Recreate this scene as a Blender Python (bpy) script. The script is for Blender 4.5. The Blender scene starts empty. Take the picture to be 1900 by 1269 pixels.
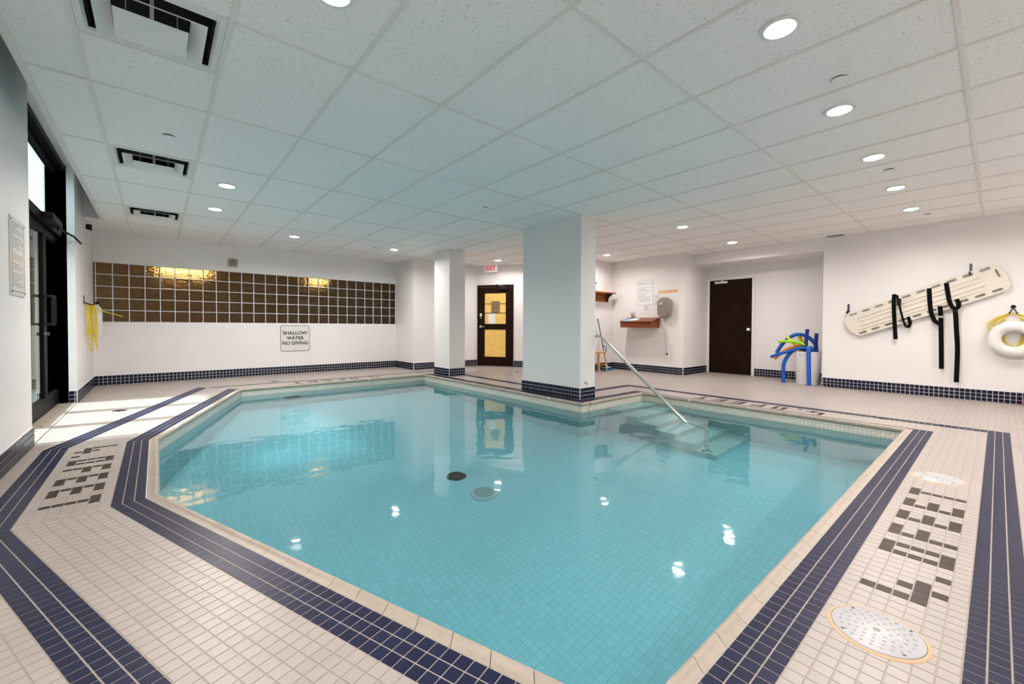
import bpy, math, random
from mathutils import Vector, Matrix
random.seed(7)
R = math.radians
scene = bpy.context.scene
COL = scene.collection

# ------------------------------------------------------------------ camera, world, sun, exposure
cam_d = bpy.data.cameras.new('camera'); cam = bpy.data.objects.new('camera', cam_d); COL.objects.link(cam)
CAMZ = 1.005
yaw, pitch, roll = 0.7187417, -0.0170285, 0.0046168
f0 = Vector((math.sin(yaw), math.cos(yaw), 0)); r0 = Vector((math.cos(yaw), -math.sin(yaw), 0)); u0 = Vector((0, 0, 1))
f2 = f0 * math.cos(pitch) + u0 * math.sin(pitch); u2 = u0 * math.cos(pitch) - f0 * math.sin(pitch)
r3 = r0 * math.cos(roll) + u2 * math.sin(roll); u3 = u2 * math.cos(roll) - r0 * math.sin(roll)
cam.matrix_world = Matrix(((r3.x, u3.x, -f2.x, 0), (r3.y, u3.y, -f2.y, 0), (r3.z, u3.z, -f2.z, CAMZ), (0, 0, 0, 1)))
cam_d.sensor_width = 36; cam_d.lens = 773.942 / 1900 * 36
cam_d.shift_x = -17.678 / 1900; cam_d.shift_y = -15.09 / 1900
cam_d.clip_start = 0.02
scene.camera = cam

wd = bpy.data.worlds.new('daylight'); scene.world = wd; wd.use_nodes = True
bg = wd.node_tree.nodes['Background']; bg.inputs[0].default_value = (0.80, 0.90, 1.0, 1); bg.inputs[1].default_value = 3.4
sun_d = bpy.data.lights.new('sun', 'SUN'); sun_d.energy = 9.0; sun_d.angle = R(4); sun_d.color = (0.86, 0.92, 1.0)
sun = bpy.data.objects.new('sun', sun_d); COL.objects.link(sun); sun.location = (-6, 6, 6)
sun.rotation_euler = Vector((1.0, -0.16, -1.35)).to_track_quat('-Z', 'Y').to_euler()
LAMP = 17.0
scene.view_settings.view_transform = 'Standard'; scene.view_settings.look = 'None'
scene.view_settings.gamma = 1.0; scene.view_settings.use_curve_mapping = False
scene.view_settings.exposure = 0.34
scene.cycles.max_bounces = 8; scene.cycles.transmission_bounces = 8; scene.cycles.glossy_bounces = 3; scene.cycles.diffuse_bounces = 4; scene.cycles.transparent_max_bounces = 8; scene.cycles.caustics_reflective = False

# ------------------------------------------------------------------ materials
MATS = {}
def mat(name, col=(0.8, 0.8, 0.8), rough=0.5, metal=0.0, spec=0.5, var=0.0, nscale=40.0, bump=0.0, bscale=60.0,
        emit=None, estr=0.0, island=0.0, coat=0.0, trans=0.0, alpha=1.0):
    if name in MATS: return MATS[name]
    m = bpy.data.materials.new(name); m.use_nodes = True; MATS[name] = m
    nt = m.node_tree; b = nt.nodes['Principled BSDF']
    b.inputs['Base Color'].default_value = (*col, 1); b.inputs['Roughness'].default_value = rough
    b.inputs['Metallic'].default_value = metal; b.inputs['Specular IOR Level'].default_value = spec
    if coat: b.inputs['Coat Weight'].default_value = coat; b.inputs['Coat Roughness'].default_value = 0.08
    if trans: b.inputs['Transmission Weight'].default_value = trans
    if emit: b.inputs['Emission Color'].default_value = (*emit, 1); b.inputs['Emission Strength'].default_value = estr
    tc = None
    if var or bump:
        tc = nt.nodes.new('ShaderNodeNewGeometry')
    src = None
    if var:
        n = nt.nodes.new('ShaderNodeTexNoise'); n.inputs['Scale'].default_value = nscale; n.inputs['Detail'].default_value = 4
        nt.links.new(tc.outputs['Position'], n.inputs['Vector'])
        mr = nt.nodes.new('ShaderNodeMapRange'); mr.inputs[1].default_value = 0.3; mr.inputs[2].default_value = 0.7
        mr.inputs[3].default_value = 1 - var; mr.inputs[4].default_value = 1 + var
        nt.links.new(n.outputs['Fac'], mr.inputs[0]); src = mr.outputs[0]
    if island:
        g = nt.nodes.new('ShaderNodeNewGeometry'); oi = nt.nodes.new('ShaderNodeObjectInfo')
        ad = nt.nodes.new('ShaderNodeMath'); ad.operation = 'ADD'
        nt.links.new(g.outputs['Random Per Island'], ad.inputs[0]); nt.links.new(oi.outputs['Random'], ad.inputs[1])
        fr = nt.nodes.new('ShaderNodeMath'); fr.operation = 'FRACT'; nt.links.new(ad.outputs[0], fr.inputs[0])
        mr2 = nt.nodes.new('ShaderNodeMapRange'); mr2.inputs[3].default_value = 1 - island; mr2.inputs[4].default_value = 1 + island
        nt.links.new(fr.outputs[0], mr2.inputs[0])
        if src is None: src = mr2.outputs[0]
        else:
            mu = nt.nodes.new('ShaderNodeMath'); mu.operation = 'MULTIPLY'
            nt.links.new(src, mu.inputs[0]); nt.links.new(mr2.outputs[0], mu.inputs[1]); src = mu.outputs[0]
    if src is not None:
        vm = nt.nodes.new('ShaderNodeVectorMath'); vm.operation = 'SCALE'; vm.inputs[0].default_value = col
        nt.links.new(src, vm.inputs['Scale']); nt.links.new(vm.outputs[0], b.inputs['Base Color'])
    if bump:
        n2 = nt.nodes.new('ShaderNodeTexNoise'); n2.inputs['Scale'].default_value = bscale; n2.inputs['Detail'].default_value = 3
        nt.links.new(tc.outputs['Position'], n2.inputs['Vector'])
        bp = nt.nodes.new('ShaderNodeBump'); bp.inputs['Strength'].default_value = bump; bp.inputs['Distance'].default_value = 0.01
        nt.links.new(n2.outputs['Fac'], bp.inputs['Height']); nt.links.new(bp.outputs[0], b.inputs['Normal'])
    return m

mat('wall_paint', (0.84, 0.815, 0.805), 0.45, var=0.012, nscale=3, bump=0.08, bscale=14)
mat('grout', (0.36, 0.31, 0.265), 0.8)
mat('grout_white', (0.72, 0.73, 0.76), 0.7)
mat('cream_tile', (0.395, 0.345, 0.318), 0.38, spec=0.5, var=0.045, nscale=2.2, island=0.035)
mat('navy_tile', (0.014, 0.0165, 0.047), 0.36, spec=0.16, var=0.25, nscale=700, island=0.12)
mat('brown_tile', (0.042, 0.028, 0.021), 0.4, spec=0.15, var=0.2, nscale=600, island=0.1)
mat('base_tile', (0.005, 0.007, 0.024), 0.25, island=0.35, spec=0.25)
mat('coping', (0.40, 0.34, 0.28), 0.42, spec=0.3, var=0.05, nscale=25, island=0.03)
mat('tee', (0.80, 0.765, 0.73), 0.5)
mat('white_metal', (0.78, 0.78, 0.76), 0.35)
mat('dark_void', (0.01, 0.01, 0.01), 0.9)
mat('black_frame', (0.004, 0.0038, 0.0038), 0.45, spec=0.06)
mat('dark_wood', (0.014, 0.0045, 0.0018), 0.4, var=0.4, nscale=9, spec=0.1)
mat('steel', (0.62, 0.60, 0.56), 0.28, metal=1.0)
mat('dark_steel', (0.12, 0.12, 0.12), 0.35, metal=0.8)
mat('chrome', (0.85, 0.85, 0.85), 0.12, metal=1.0)
mat('black_plastic', (0.006, 0.006, 0.0065), 0.5, spec=0.2)
mat('black_web', (0.0035, 0.0033, 0.0036), 0.9, spec=0.1)
mat('white_plastic', (0.80, 0.79, 0.77), 0.4)
mat('board_plastic', (0.74, 0.685, 0.60), 0.4)
mat('rope_yellow', (0.78, 0.62, 0.03), 0.6)
mat('rope_white', (0.75, 0.72, 0.68), 0.7)
mat('foam_blue', (0.006, 0.09, 0.44), 0.75, var=0.12, nscale=120)
mat('foam_navy', (0.006, 0.022, 0.2), 0.75, var=0.12, nscale=120)
mat('foam_green', (0.32, 0.66, 0.02), 0.75)
mat('foam_yellow', (0.9, 0.68, 0.01), 0.75)
mat('foam_orange', (0.9, 0.26, 0.02), 0.75)
mat('bin_white', (0.76, 0.74, 0.75), 0.35)
mat('pink', (0.75, 0.03, 0.12), 0.5)
mat('red_wood', (0.20, 0.047, 0.012), 0.4, var=0.2, nscale=30, spec=0.3)
mat('shelf_wood', (0.36, 0.10, 0.015), 0.4, var=0.25, nscale=30, spec=0.3)
mat('dark_red_wood', (0.07, 0.012, 0.008), 0.4)
mat('pale_wood', (0.66, 0.36, 0.13), 0.45, var=0.12, nscale=40)
mat('paper', (0.82, 0.81, 0.80), 0.7)
mat('paper_blue', (0.30, 0.55, 0.80), 0.6)
mat('paper_pink', (0.78, 0.70, 0.72), 0.7)
mat('paper_orange', (0.80, 0.47, 0.24), 0.6)
mat('ink', (0.02, 0.02, 0.022), 0.6)
mat('ink_grey', (0.30, 0.30, 0.31), 0.7)
mat('sign_face', (0.74, 0.73, 0.71), 0.3)
mat('taupe_plastic', (0.26, 0.225, 0.19), 0.4)
mat('beige_plastic', (0.42, 0.37, 0.28), 0.5)
mat('mop_blue', (0.01, 0.07, 0.22), 0.45)
mat('mop_teal', (0.01, 0.13, 0.22), 0.8)
mat('sealant', (0.62, 0.42, 0.26), 0.6)
mat('lid_plastic', (0.46, 0.455, 0.47), 0.35)
mat('brown_paper', (0.20, 0.13, 0.07), 0.7)
mat('exit_red', (0.75, 0.02, 0.05), 0.4, emit=(0.9, 0.02, 0.06), estr=0.25)
mat('exit_white', (0.9, 0.85, 0.87), 0.4, emit=(1, 0.93, 0.95), estr=0.12)
mat('lens', (1, 1, 1), 0.4, emit=(1.0, 0.94, 0.892), estr=60)
mat('warm_lens', (1, 1, 1), 0.4, emit=(1.0, 0.66, 0.25), estr=17)
mat('ground', (0.42, 0.43, 0.43), 0.8)
mat('outer_wall', (0.34, 0.37, 0.355), 0.8)
mat('outer_dark', (0.10, 0.12, 0.14), 0.6)
mat('brown_room', (0.34, 0.27, 0.19), 0.7)

for n_ in ('lens', 'exit_red', 'exit_white'): MATS[n_].cycles.emission_sampling = 'NONE'
def m_ceiling():
    m = bpy.data.materials.new('ceiling_board'); m.use_nodes = True; MATS['ceiling_board'] = m
    nt = m.node_tree; b = nt.nodes['Principled BSDF']; b.inputs['Roughness'].default_value = 0.9
    g = nt.nodes.new('ShaderNodeNewGeometry')
    v = nt.nodes.new('ShaderNodeTexVoronoi'); v.inputs['Scale'].default_value = 210; v.inputs['Randomness'].default_value = 1
    nt.links.new(g.outputs['Position'], v.inputs['Vector'])
    n = nt.nodes.new('ShaderNodeTexNoise'); n.inputs['Scale'].default_value = 75
    nt.links.new(g.outputs['Position'], n.inputs['Vector'])
    rs = nt.nodes.new('ShaderNodeMapRange'); rs.inputs[1].default_value = 0.45; rs.inputs[2].default_value = 0.75; rs.inputs[3].default_value = 0.0; rs.inputs[4].default_value = 0.46
    nt.links.new(n.outputs['Fac'], rs.inputs[0])
    lt = nt.nodes.new('ShaderNodeMath'); lt.operation = 'LESS_THAN'
    nt.links.new(v.outputs['Distance'], lt.inputs[0]); nt.links.new(rs.outputs[0], lt.inputs[1])
    mx = nt.nodes.new('ShaderNodeMixRGB'); mx.inputs[1].default_value = (0.93, 0.905, 0.895, 1); mx.inputs[2].default_value = (0.24, 0.23, 0.22, 1)
    nt.links.new(lt.outputs[0], mx.inputs[0]); nt.links.new(mx.outputs[0], b.inputs['Base Color'])
m_ceiling()

def m_brick(name, col, mortar, w, h, ms, rough, bump, uv=True, offset=0.0, var=0.04):
    m = bpy.data.materials.new(name); m.use_nodes = True; MATS[name] = m
    nt = m.node_tree; b = nt.nodes['Principled BSDF']; b.inputs['Roughness'].default_value = rough
    t = nt.nodes.new('ShaderNodeTexBrick'); t.offset = offset; t.squash = 1.0
    t.inputs['Scale'].default_value = 1.0; t.inputs['Brick Width'].default_value = w; t.inputs['Row Height'].default_value = h
    t.inputs['Mortar Size'].default_value = ms; t.inputs['Mortar Smooth'].default_value = 0.2; t.inputs['Bias'].default_value = 0
    t.inputs['Color1'].default_value = (*[c * (1 - var) for c in col], 1); t.inputs['Color2'].default_value = (*[c * (1 + var) for c in col], 1)
    t.inputs['Mortar'].default_value = (*mortar, 1)
    tc = nt.nodes.new('ShaderNodeTexCoord'); nt.links.new(tc.outputs['UV'], t.inputs['Vector'])
    nt.links.new(t.outputs['Color'], b.inputs['Base Color'])
    if bump:
        bp = nt.nodes.new('ShaderNodeBump'); bp.inputs['Strength'].default_value = bump; bp.inputs['Distance'].default_value = 0.004; bp.invert = True
        nt.links.new(t.outputs['Fac'], bp.inputs['Height']); nt.links.new(bp.outputs[0], b.inputs['Normal'])
m_brick('pool_tile', (0.74, 0.70, 0.60), (0.42, 0.40, 0.35), 0.0375, 0.0375, 0.0022, 0.3, 0.3)
m_brick('step_tile', (0.90, 0.89, 0.85), (0.76, 0.76, 0.72), 0.05, 0.05, 0.003, 0.35, 0.2)
m_brick('pool_floor_tile', (0.60, 0.82, 0.88), (0.51, 0.70, 0.75), 0.05, 0.05, 0.003, 0.35, 0.2)
m_brick('pool_wall_tile', (0.62, 0.80, 0.82), (0.50, 0.66, 0.68), 0.0375, 0.0375, 0.0022, 0.3, 0.2)
m_brick('painted_block', (0.84, 0.815, 0.80), (0.80, 0.775, 0.76), 0.40, 0.20, 0.006, 0.45, 0.35, offset=0.5, var=0.006)

def m_water():
    m = bpy.data.materials.new('water'); m.use_nodes = True; MATS['water'] = m
    nt = m.node_tree; nt.nodes.remove(nt.nodes['Principled BSDF']); out = nt.nodes['Material Output']
    g = nt.nodes.new('ShaderNodeNewGeometry')
    n = nt.nodes.new('ShaderNodeTexNoise'); n.inputs['Scale'].default_value = 3.2; n.inputs['Detail'].default_value = 2.5; n.inputs['Roughness'].default_value = 0.45
    nt.links.new(g.outputs['Position'], n.inputs['Vector'])
    bp = nt.nodes.new('ShaderNodeBump'); bp.inputs['Strength'].default_value = 0.35; bp.inputs['Distance'].default_value = 0.012
    nt.links.new(n.outputs['Fac'], bp.inputs['Height'])
    fr = nt.nodes.new('ShaderNodeFresnel'); fr.inputs['IOR'].default_value = 1.333; nt.links.new(bp.outputs[0], fr.inputs['Normal'])
    rf = nt.nodes.new('ShaderNodeBsdfRefraction'); rf.inputs['IOR'].default_value = 1.333; rf.inputs['Roughness'].default_value = 0.0
    rf.inputs['Color'].default_value = (0.66, 0.955, 1.0, 1); nt.links.new(bp.outputs[0], rf.inputs['Normal'])
    gl = nt.nodes.new('ShaderNodeBsdfGlossy'); gl.inputs['Roughness'].default_value = 0.03; gl.inputs['Color'].default_value = (1, 1, 1, 1)
    nt.links.new(bp.outputs[0], gl.inputs['Normal'])
    mx = nt.nodes.new('ShaderNodeMixShader')
    nt.links.new(fr.outputs[0], mx.inputs[0]); nt.links.new(rf.outputs[0], mx.inputs[1]); nt.links.new(gl.outputs[0], mx.inputs[2])
    nt.links.new(mx.outputs[0], out.inputs['Surface'])
m_water()

def m_pane(name, tint):
    m = bpy.data.materials.new(name); m.use_nodes = True; MATS[name] = m
    nt = m.node_tree; nt.nodes.remove(nt.nodes['Principled BSDF']); out = nt.nodes['Material Output']
    fr = nt.nodes.new('ShaderNodeFresnel'); fr.inputs['IOR'].default_value = 1.5
    ge = nt.nodes.new('ShaderNodeNewGeometry'); mi = nt.nodes.new('ShaderNodeMapRange'); mi.inputs[3].default_value = 1.5; mi.inputs[4].default_value = 1 / 1.5
    nt.links.new(ge.outputs['Backfacing'], mi.inputs[0]); nt.links.new(mi.outputs[0], fr.inputs['IOR'])
    tr = nt.nodes.new('ShaderNodeBsdfTransparent'); tr.inputs[0].default_value = (*tint, 1)
    gl = nt.nodes.new('ShaderNodeBsdfGlossy'); gl.inputs['Roughness'].default_value = 0.01
    mx = nt.nodes.new('ShaderNodeMixShader')
    nt.links.new(fr.outputs[0], mx.inputs[0]); nt.links.new(tr.outputs[0], mx.inputs[1]); nt.links.new(gl.outputs[0], mx.inputs[2])
    nt.links.new(mx.outputs[0], out.inputs['Surface'])
m_pane('door_glass', (0.90, 0.97, 0.94))

def m_block():
    m = bpy.data.materials.new('block_glass'); m.use_nodes = True; MATS['block_glass'] = m
    nt = m.node_tree; nt.nodes.remove(nt.nodes['Principled BSDF']); out = nt.nodes['Material Output']
    g = nt.nodes.new('ShaderNodeNewGeometry')
    n = nt.nodes.new('ShaderNodeTexNoise'); n.inputs['Scale'].default_value = 26; n.inputs['Detail'].default_value = 1.5; n.inputs['Distortion'].default_value = 1.5
    nt.links.new(g.outputs['Position'], n.inputs['Vector'])
    bp = nt.nodes.new('ShaderNodeBump'); bp.inputs['Strength'].default_value = 0.8; bp.inputs['Distance'].default_value = 0.03
    nt.links.new(n.outputs['Fac'], bp.inputs['Height'])
    gl = nt.nodes.new('ShaderNodeBsdfGlass'); gl.inputs['IOR'].default_value = 1.45; gl.inputs['Roughness'].default_value = 0.24
    gl.inputs['Color'].default_value = (0.72, 0.64, 0.52, 1); nt.links.new(bp.outputs[0], gl.inputs['Normal'])
    nt.links.new(gl.outputs[0], out.inputs['Surface'])
m_block()

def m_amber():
    m = mat('amber_glass', (0.55, 0.36, 0.10), 0.3, var=0.12, nscale=7, bump=0.3, bscale=160, emit=(0.80, 0.47, 0.10), estr=0.28)  # the panes glow themselves in place of corridor light behind the door
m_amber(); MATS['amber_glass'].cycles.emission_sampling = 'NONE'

# ------------------------------------------------------------------ mesh helpers
WL = {}
class MB:
    def __init__(s): s.v = []; s.f = []; s.uv = None
    def add(s, vs, fs):
        n = len(s.v); s.v += [tuple(v) for v in vs]; s.f += [tuple(i + n for i in f) for f in fs]; return s
    def box(s, x0, x1, y0, y1, z0, z1):
        if x0 > x1: x0, x1 = x1, x0
        if y0 > y1: y0, y1 = y1, y0
        if z0 > z1: z0, z1 = z1, z0
        return s.add([(x0, y0, z0), (x1, y0, z0), (x1, y1, z0), (x0, y1, z0), (x0, y0, z1), (x1, y0, z1), (x1, y1, z1), (x0, y1, z1)],
                     [(0, 3, 2, 1), (4, 5, 6, 7), (0, 1, 5, 4), (1, 2, 6, 5), (2, 3, 7, 6), (3, 0, 4, 7)])
    def obox(s, o, ax, ay, az, lx, ly, lz):          # oriented box: origin corner o, unit axes, lengths
        o = Vector(o); a = Vector(ax) * lx; b = Vector(ay) * ly; c = Vector(az) * lz
        P = [o, o + a, o + a + b, o + b]; P += [p + c for p in P]
        fl = [(0, 3, 2, 1), (4, 5, 6, 7), (0, 1, 5, 4), (1, 2, 6, 5), (2, 3, 7, 6), (3, 0, 4, 7)]
        if a.cross(b).dot(c) < 0: fl = [tuple(reversed(f)) for f in fl]
        return s.add(P, fl)
    def prism(s, poly, z0, z1):
        n = len(poly)
        ar = sum(poly[i][0] * poly[(i + 1) % n][1] - poly[(i + 1) % n][0] * poly[i][1] for i in range(n))
        if ar < 0: poly = list(reversed(poly))
        vs = [(p[0], p[1], z0) for p in poly] + [(p[0], p[1], z1) for p in poly]
        fs = [tuple(range(n - 1, -1, -1)), tuple(range(n, 2 * n))] + [(i, (i + 1) % n, n + (i + 1) % n, n + i) for i in range(n)]
        return s.add(vs, fs)
    def tube(s, path, r, seg=10, cap=True, flat=1.0):
        path = [Vector(p) for p in path]; rs = r if isinstance(r, (list, tuple)) else [r] * len(path)
        t = [(path[min(i + 1, len(path) - 1)] - path[max(i - 1, 0)]).normalized() for i in range(len(path))]
        up = Vector((0, 0, 1)) if abs(t[0].z) < 0.9 else Vector((1, 0, 0))
        nx = t[0].cross(up).normalized(); vs = []
        for i, p in enumerate(path):
            nx = (nx - t[i] * nx.dot(t[i])).normalized(); ny = t[i].cross(nx)
            for k in range(seg):
                a = 2 * math.pi * k / seg; vs.append(p + nx * math.cos(a) * rs[i] + ny * math.sin(a) * rs[i] * flat)
        fs = []
        for i in range(len(path) - 1):
            for k in range(seg):
                k2 = (k + 1) % seg; fs.append((i * seg + k, i * seg + k2, (i + 1) * seg + k2, (i + 1) * seg + k))
        if cap: fs += [tuple(range(seg - 1, -1, -1)), tuple((len(path) - 1) * seg + k for k in range(seg))]
        return s.add(vs, fs)
    def lathe(s, prof, c=(0, 0, 0), seg=28, ax=None):    # prof: (radius, height) ; axis z unless ax = (X,Y,Z) axes
        X, Y, Z = ax if ax else ((1, 0, 0), (0, 1, 0), (0, 0, 1)); X, Y, Z, c = Vector(X), Vector(Y), Vector(Z), Vector(c)
        vs = []; fs = []
        for (r, h) in prof:
            for k in range(seg):
                a = 2 * math.pi * k / seg; vs.append(c + X * (r * math.cos(a)) + Y * (r * math.sin(a)) + Z * h)
        for i in range(len(prof) - 1):
            for k in range(seg):
                k2 = (k + 1) % seg; fs.append((i * seg + k, i * seg + k2, (i + 1) * seg + k2, (i + 1) * seg + k))
        if prof[0][0] > 1e-6: fs.append(tuple(range(seg - 1, -1, -1)))
        if prof[-1][0] > 1e-6: fs.append(tuple((len(prof) - 1) * seg + k for k in range(seg)))
        return s.add(vs, fs)
    def quad(s, a, b, c, d): return s.add([a, b, c, d], [(0, 1, 2, 3)])

def mesh(name, mb, m, smooth=False):
    me = bpy.data.meshes.new(name); me.from_pydata(mb.v, [], mb.f); me.update()
    if m: me.materials.append(MATS[m])
    if smooth:
        me.polygons.foreach_set('use_smooth', [True] * len(me.polygons)); me.set_sharp_from_angle(angle=R(40))
    return me
def link(o, parent, world):
    COL.objects.link(o); w = Vector(world); WL[o.name] = w
    if parent is not None: o.parent = parent; o.location = w - WL[parent.name]
    else: o.location = w
    return o
def obj(name, mb, m, parent=None, smooth=False, origin=None, **tags):
    if origin is None:
        xs = [v[0] for v in mb.v]; ys = [v[1] for v in mb.v]; zs = [v[2] for v in mb.v]
        origin = ((min(xs) + max(xs)) / 2, (min(ys) + max(ys)) / 2, min(zs))
    o0 = Vector(origin)
    mb.v = [tuple(Vector(v) - o0) for v in mb.v]
    me = mesh(name, mb, m, smooth)
    if mb.uv: 
        ul = me.uv_layers.new(name='UVMap'); ul.data.foreach_set('uv', [c for f in mb.uv for p in f for c in p])
    o = bpy.data.objects.new(name, me); link(o, parent, o0)
    return tag(o, **tags)
def place(name, me, world, parent=None, rz=0.0, **tags):
    o = bpy.data.objects.new(name, me); link(o, parent, world); o.rotation_euler = (0, 0, rz); return tag(o, **tags)
def tag(o, label=None, cat=None, group=None, kind=None):
    if label: o['label'] = label
    if cat: o['category'] = cat
    if group: o['group'] = group
    if kind: o['kind'] = kind
    return o
def thing(name, label, cat, loc, group=None, kind=None):
    o = bpy.data.objects.new(name, None); o.empty_display_size = 0.05; link(o, None, loc); return tag(o, label, cat, group, kind)
def flat(name, loops, depth, m, parent, origin, ax, bevel=0.0, **tags):
    """extruded 2-D outline with holes: loops in (a,b) coordinates, axes ax=(A,B,N), front face at +depth/2 along N"""
    cu = bpy.data.curves.new(name, 'CURVE'); cu.dimensions = '2D'; cu.fill_mode = 'BOTH'; cu.extrude = max(depth / 2 - bevel, 1e-4); cu.bevel_depth = bevel; cu.bevel_resolution = 1
    for lp in loops:
        sp = cu.splines.new('POLY'); sp.points.add(len(lp) - 1); sp.use_cyclic_u = True
        for p, q in zip(sp.points, lp): p.co = (q[0], q[1], 0, 1)
    tmp = bpy.data.objects.new(name + '_c', cu); me = bpy.data.meshes.new_from_object(tmp); bpy.data.objects.remove(tmp); bpy.data.curves.remove(cu)
    A, B, N = [Vector(a) for a in ax]; o0 = Vector(origin)
    M = Matrix(((A.x, B.x, N.x), (A.y, B.y, N.y), (A.z, B.z, N.z))).to_4x4(); me.transform(M)
    if A.cross(B).dot(N) < 0: me.flip_normals()
    me.materials.clear(); me.materials.append(MATS[m]); me.name = name
    o = bpy.data.objects.new(name, me); link(o, parent, o0); return tag(o, **tags)
def text(name, s, size, m, parent, pos, ax, align='CENTER', bold=0.0, depth=0.0008, sx=1.0, width=None):
    cu = bpy.data.curves.new(name, 'FONT'); cu.body = s; cu.size = size; cu.align_x = align; cu.align_y = 'CENTER'; cu.offset = bold; cu.extrude = depth; cu.space_character = 1.0
    tmp = bpy.data.objects.new(name + '_c', cu); me = bpy.data.meshes.new_from_object(tmp); bpy.data.objects.remove(tmp); bpy.data.curves.remove(cu)
    if width:
        xs = [v.co.x for v in me.vertices]; sx = width / (max(xs) - min(xs)); off = (max(xs) + min(xs)) / 2
        me.transform(Matrix.Translation((-off, 0, 0)))
    A, B, N = [Vector(a) for a in ax]; A = A * sx
    me.transform(Matrix(((A.x, B.x, N.x), (A.y, B.y, N.y), (A.z, B.z, N.z))).to_4x4())
    me.materials.clear(); me.materials.append(MATS[m])
    o = bpy.data.objects.new(name, me); link(o, parent, pos); return o
def rrect(w, h, r, n=5, cx=0, cy=0):
    pts = []
    for (sx, sy, a0) in ((1, 1, 0), (-1, 1, 90), (-1, -1, 180), (1, -1, 270)):
        for k in range(n + 1):
            a = R(a0 + 90 * k / n); pts.append((cx + sx * (w / 2 - r) + r * math.cos(a), cy + sy * (h / 2 - r) + r * math.sin(a)))
    return pts
def circ(r, n=24, cx=0, cy=0): return [(cx + r * math.cos(2 * math.pi * k / n), cy + r * math.sin(2 * math.pi * k / n)) for k in range(n)]
def smooth_path(P, n=6):
    P = [Vector(p) for p in P]; out = []
    for i in range(len(P) - 1):
        a = P[max(i - 1, 0)]; b = P[i]; c = P[i + 1]; d = P[min(i + 2, len(P) - 1)]
        for k in range(n):
            t = k / n; out.append(0.5 * ((2 * b) + (c - a) * t + (2 * a - 5 * b + 4 * c - d) * t * t + (3 * b - a - 3 * c + d) * t ** 3))
    out.append(P[-1]); return out
def clip(poly, a, b, c):          # keep a*x+b*y <= c
    out = []; n = len(poly)
    for i in range(n):
        p, q = poly[i], poly[(i + 1) % n]; dp = a * p[0] + b * p[1] - c; dq = a * q[0] + b * q[1] - c
        if dp <= 0: out.append(p)
        if dp * dq < 0:
            t = dp / (dp - dq); out.append((p[0] + (q[0] - p[0]) * t, p[1] + (q[1] - p[1]) * t))
    return out
def inside(x, y, P):
    r = False; n = len(P)
    for i in range(n):
        x1, y1 = P[i]; x2, y2 = P[(i + 1) % n]
        if (y1 > y) != (y2 > y) and x < (x2 - x1) * (y - y1) / (y2 - y1) + x1: r = not r
    return r

# ------------------------------------------------------------------ room shell
CZ = 2.55; WT = 2.64
XL, XR, XN, XK, YB, YS, YN = -0.78, 8.66, 9.40, 8.32, 9.80, 6.15, -1.30
ROOM = [(XL, YN), (XR, YN), (XR, 2.0), (XN, 2.0), (XN, 4.35), (XK, 4.35), (XK, YS), (7.2, YS), (7.2, 7.19), (6.22, 8.82), (4.45, 8.85), (4.45, YB), (XL, YB)]
def wall(name, p, q, z0=-0.05, z1=WT, th=0.12, m='wall_paint', side=1, uvs=False):
    p, q = Vector((*p, 0)), Vector((*q, 0)); d = (q - p).normalized(); nrm = Vector((-d.y, d.x, 0)) * side   # thickness grows along nrm
    mb = MB().obox((p.x, p.y, z0), d, nrm, (0, 0, 1), (q - p).length, th, z1 - z0)
    if uvs:
        mb.uv = []
        for fc in mb.f: mb.uv.append([((Vector(mb.v[i]) - p).dot(d) + 0.001 + (Vector(mb.v[i]) - p).dot(nrm), mb.v[i][2] + 0.001) for i in fc])
    return obj(name, mb, m, kind='structure')
wall('wall_near', (XL - 0.12, YN), (XR + 0.12, YN), side=-1)
wr = wall('wall_right', (XR, YN), (XR, 2.0), side=-1)
# upper part of the right wall over the niche (soffit) and the niche itself
obj('wall_soffit', MB().box(XR, XN + 0.1, 2.0, 4.35, 2.335, WT), 'wall_paint', kind='structure')
wall('wall_niche', (XN, 1.9), (XN, 4.45), side=-1, z1=2.40)
obj('wall_niche_end', MB().box(XR + 0.12, XN, 1.88, 2.0, -0.05, 2.40), 'wall_paint', kind='structure')
wall('wall_return', (XN, 4.35), (XK + 0.12, 4.35), side=-1, m='painted_block', uvs=True)
wd_ = wall('wall_desk', (XK, 4.35), (XK, YS + 0.12), side=-1, m='painted_block', uvs=True)
wall('wall_shelf', (XK, YS), (7.08, YS), side=-1, m='painted_block', uvs=True)
wall('wall_jog', (7.2, YS + 0.12), (7.2, 7.25), side=-1)
wall('wall_exit', (7.23, 7.14), (6.20, 8.853), side=-1)
wall('wall_recess', (6.30, 8.85), (4.45, 8.85), side=-1)
wall('wall_corner', (4.45, 8.97), (4.45, YB + 0.12), side=-1)
# back wall with the opening for the glass blocks (z 1.05-2.045, x -0.82-4.437)
GX0, GX1, GZ0, GZ1 = -0.815, 4.437, 1.052, 2.046
mb = MB().box(-0.92, 4.57, YB, YB + 0.12, -0.05, GZ0).box(-0.92, 4.57, YB, YB + 0.12, GZ1, WT).box(GX1, 4.57, YB, YB + 0.12, GZ0, GZ1)
obj('wall_back', mb, 'wall_paint', kind='structure')
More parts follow.
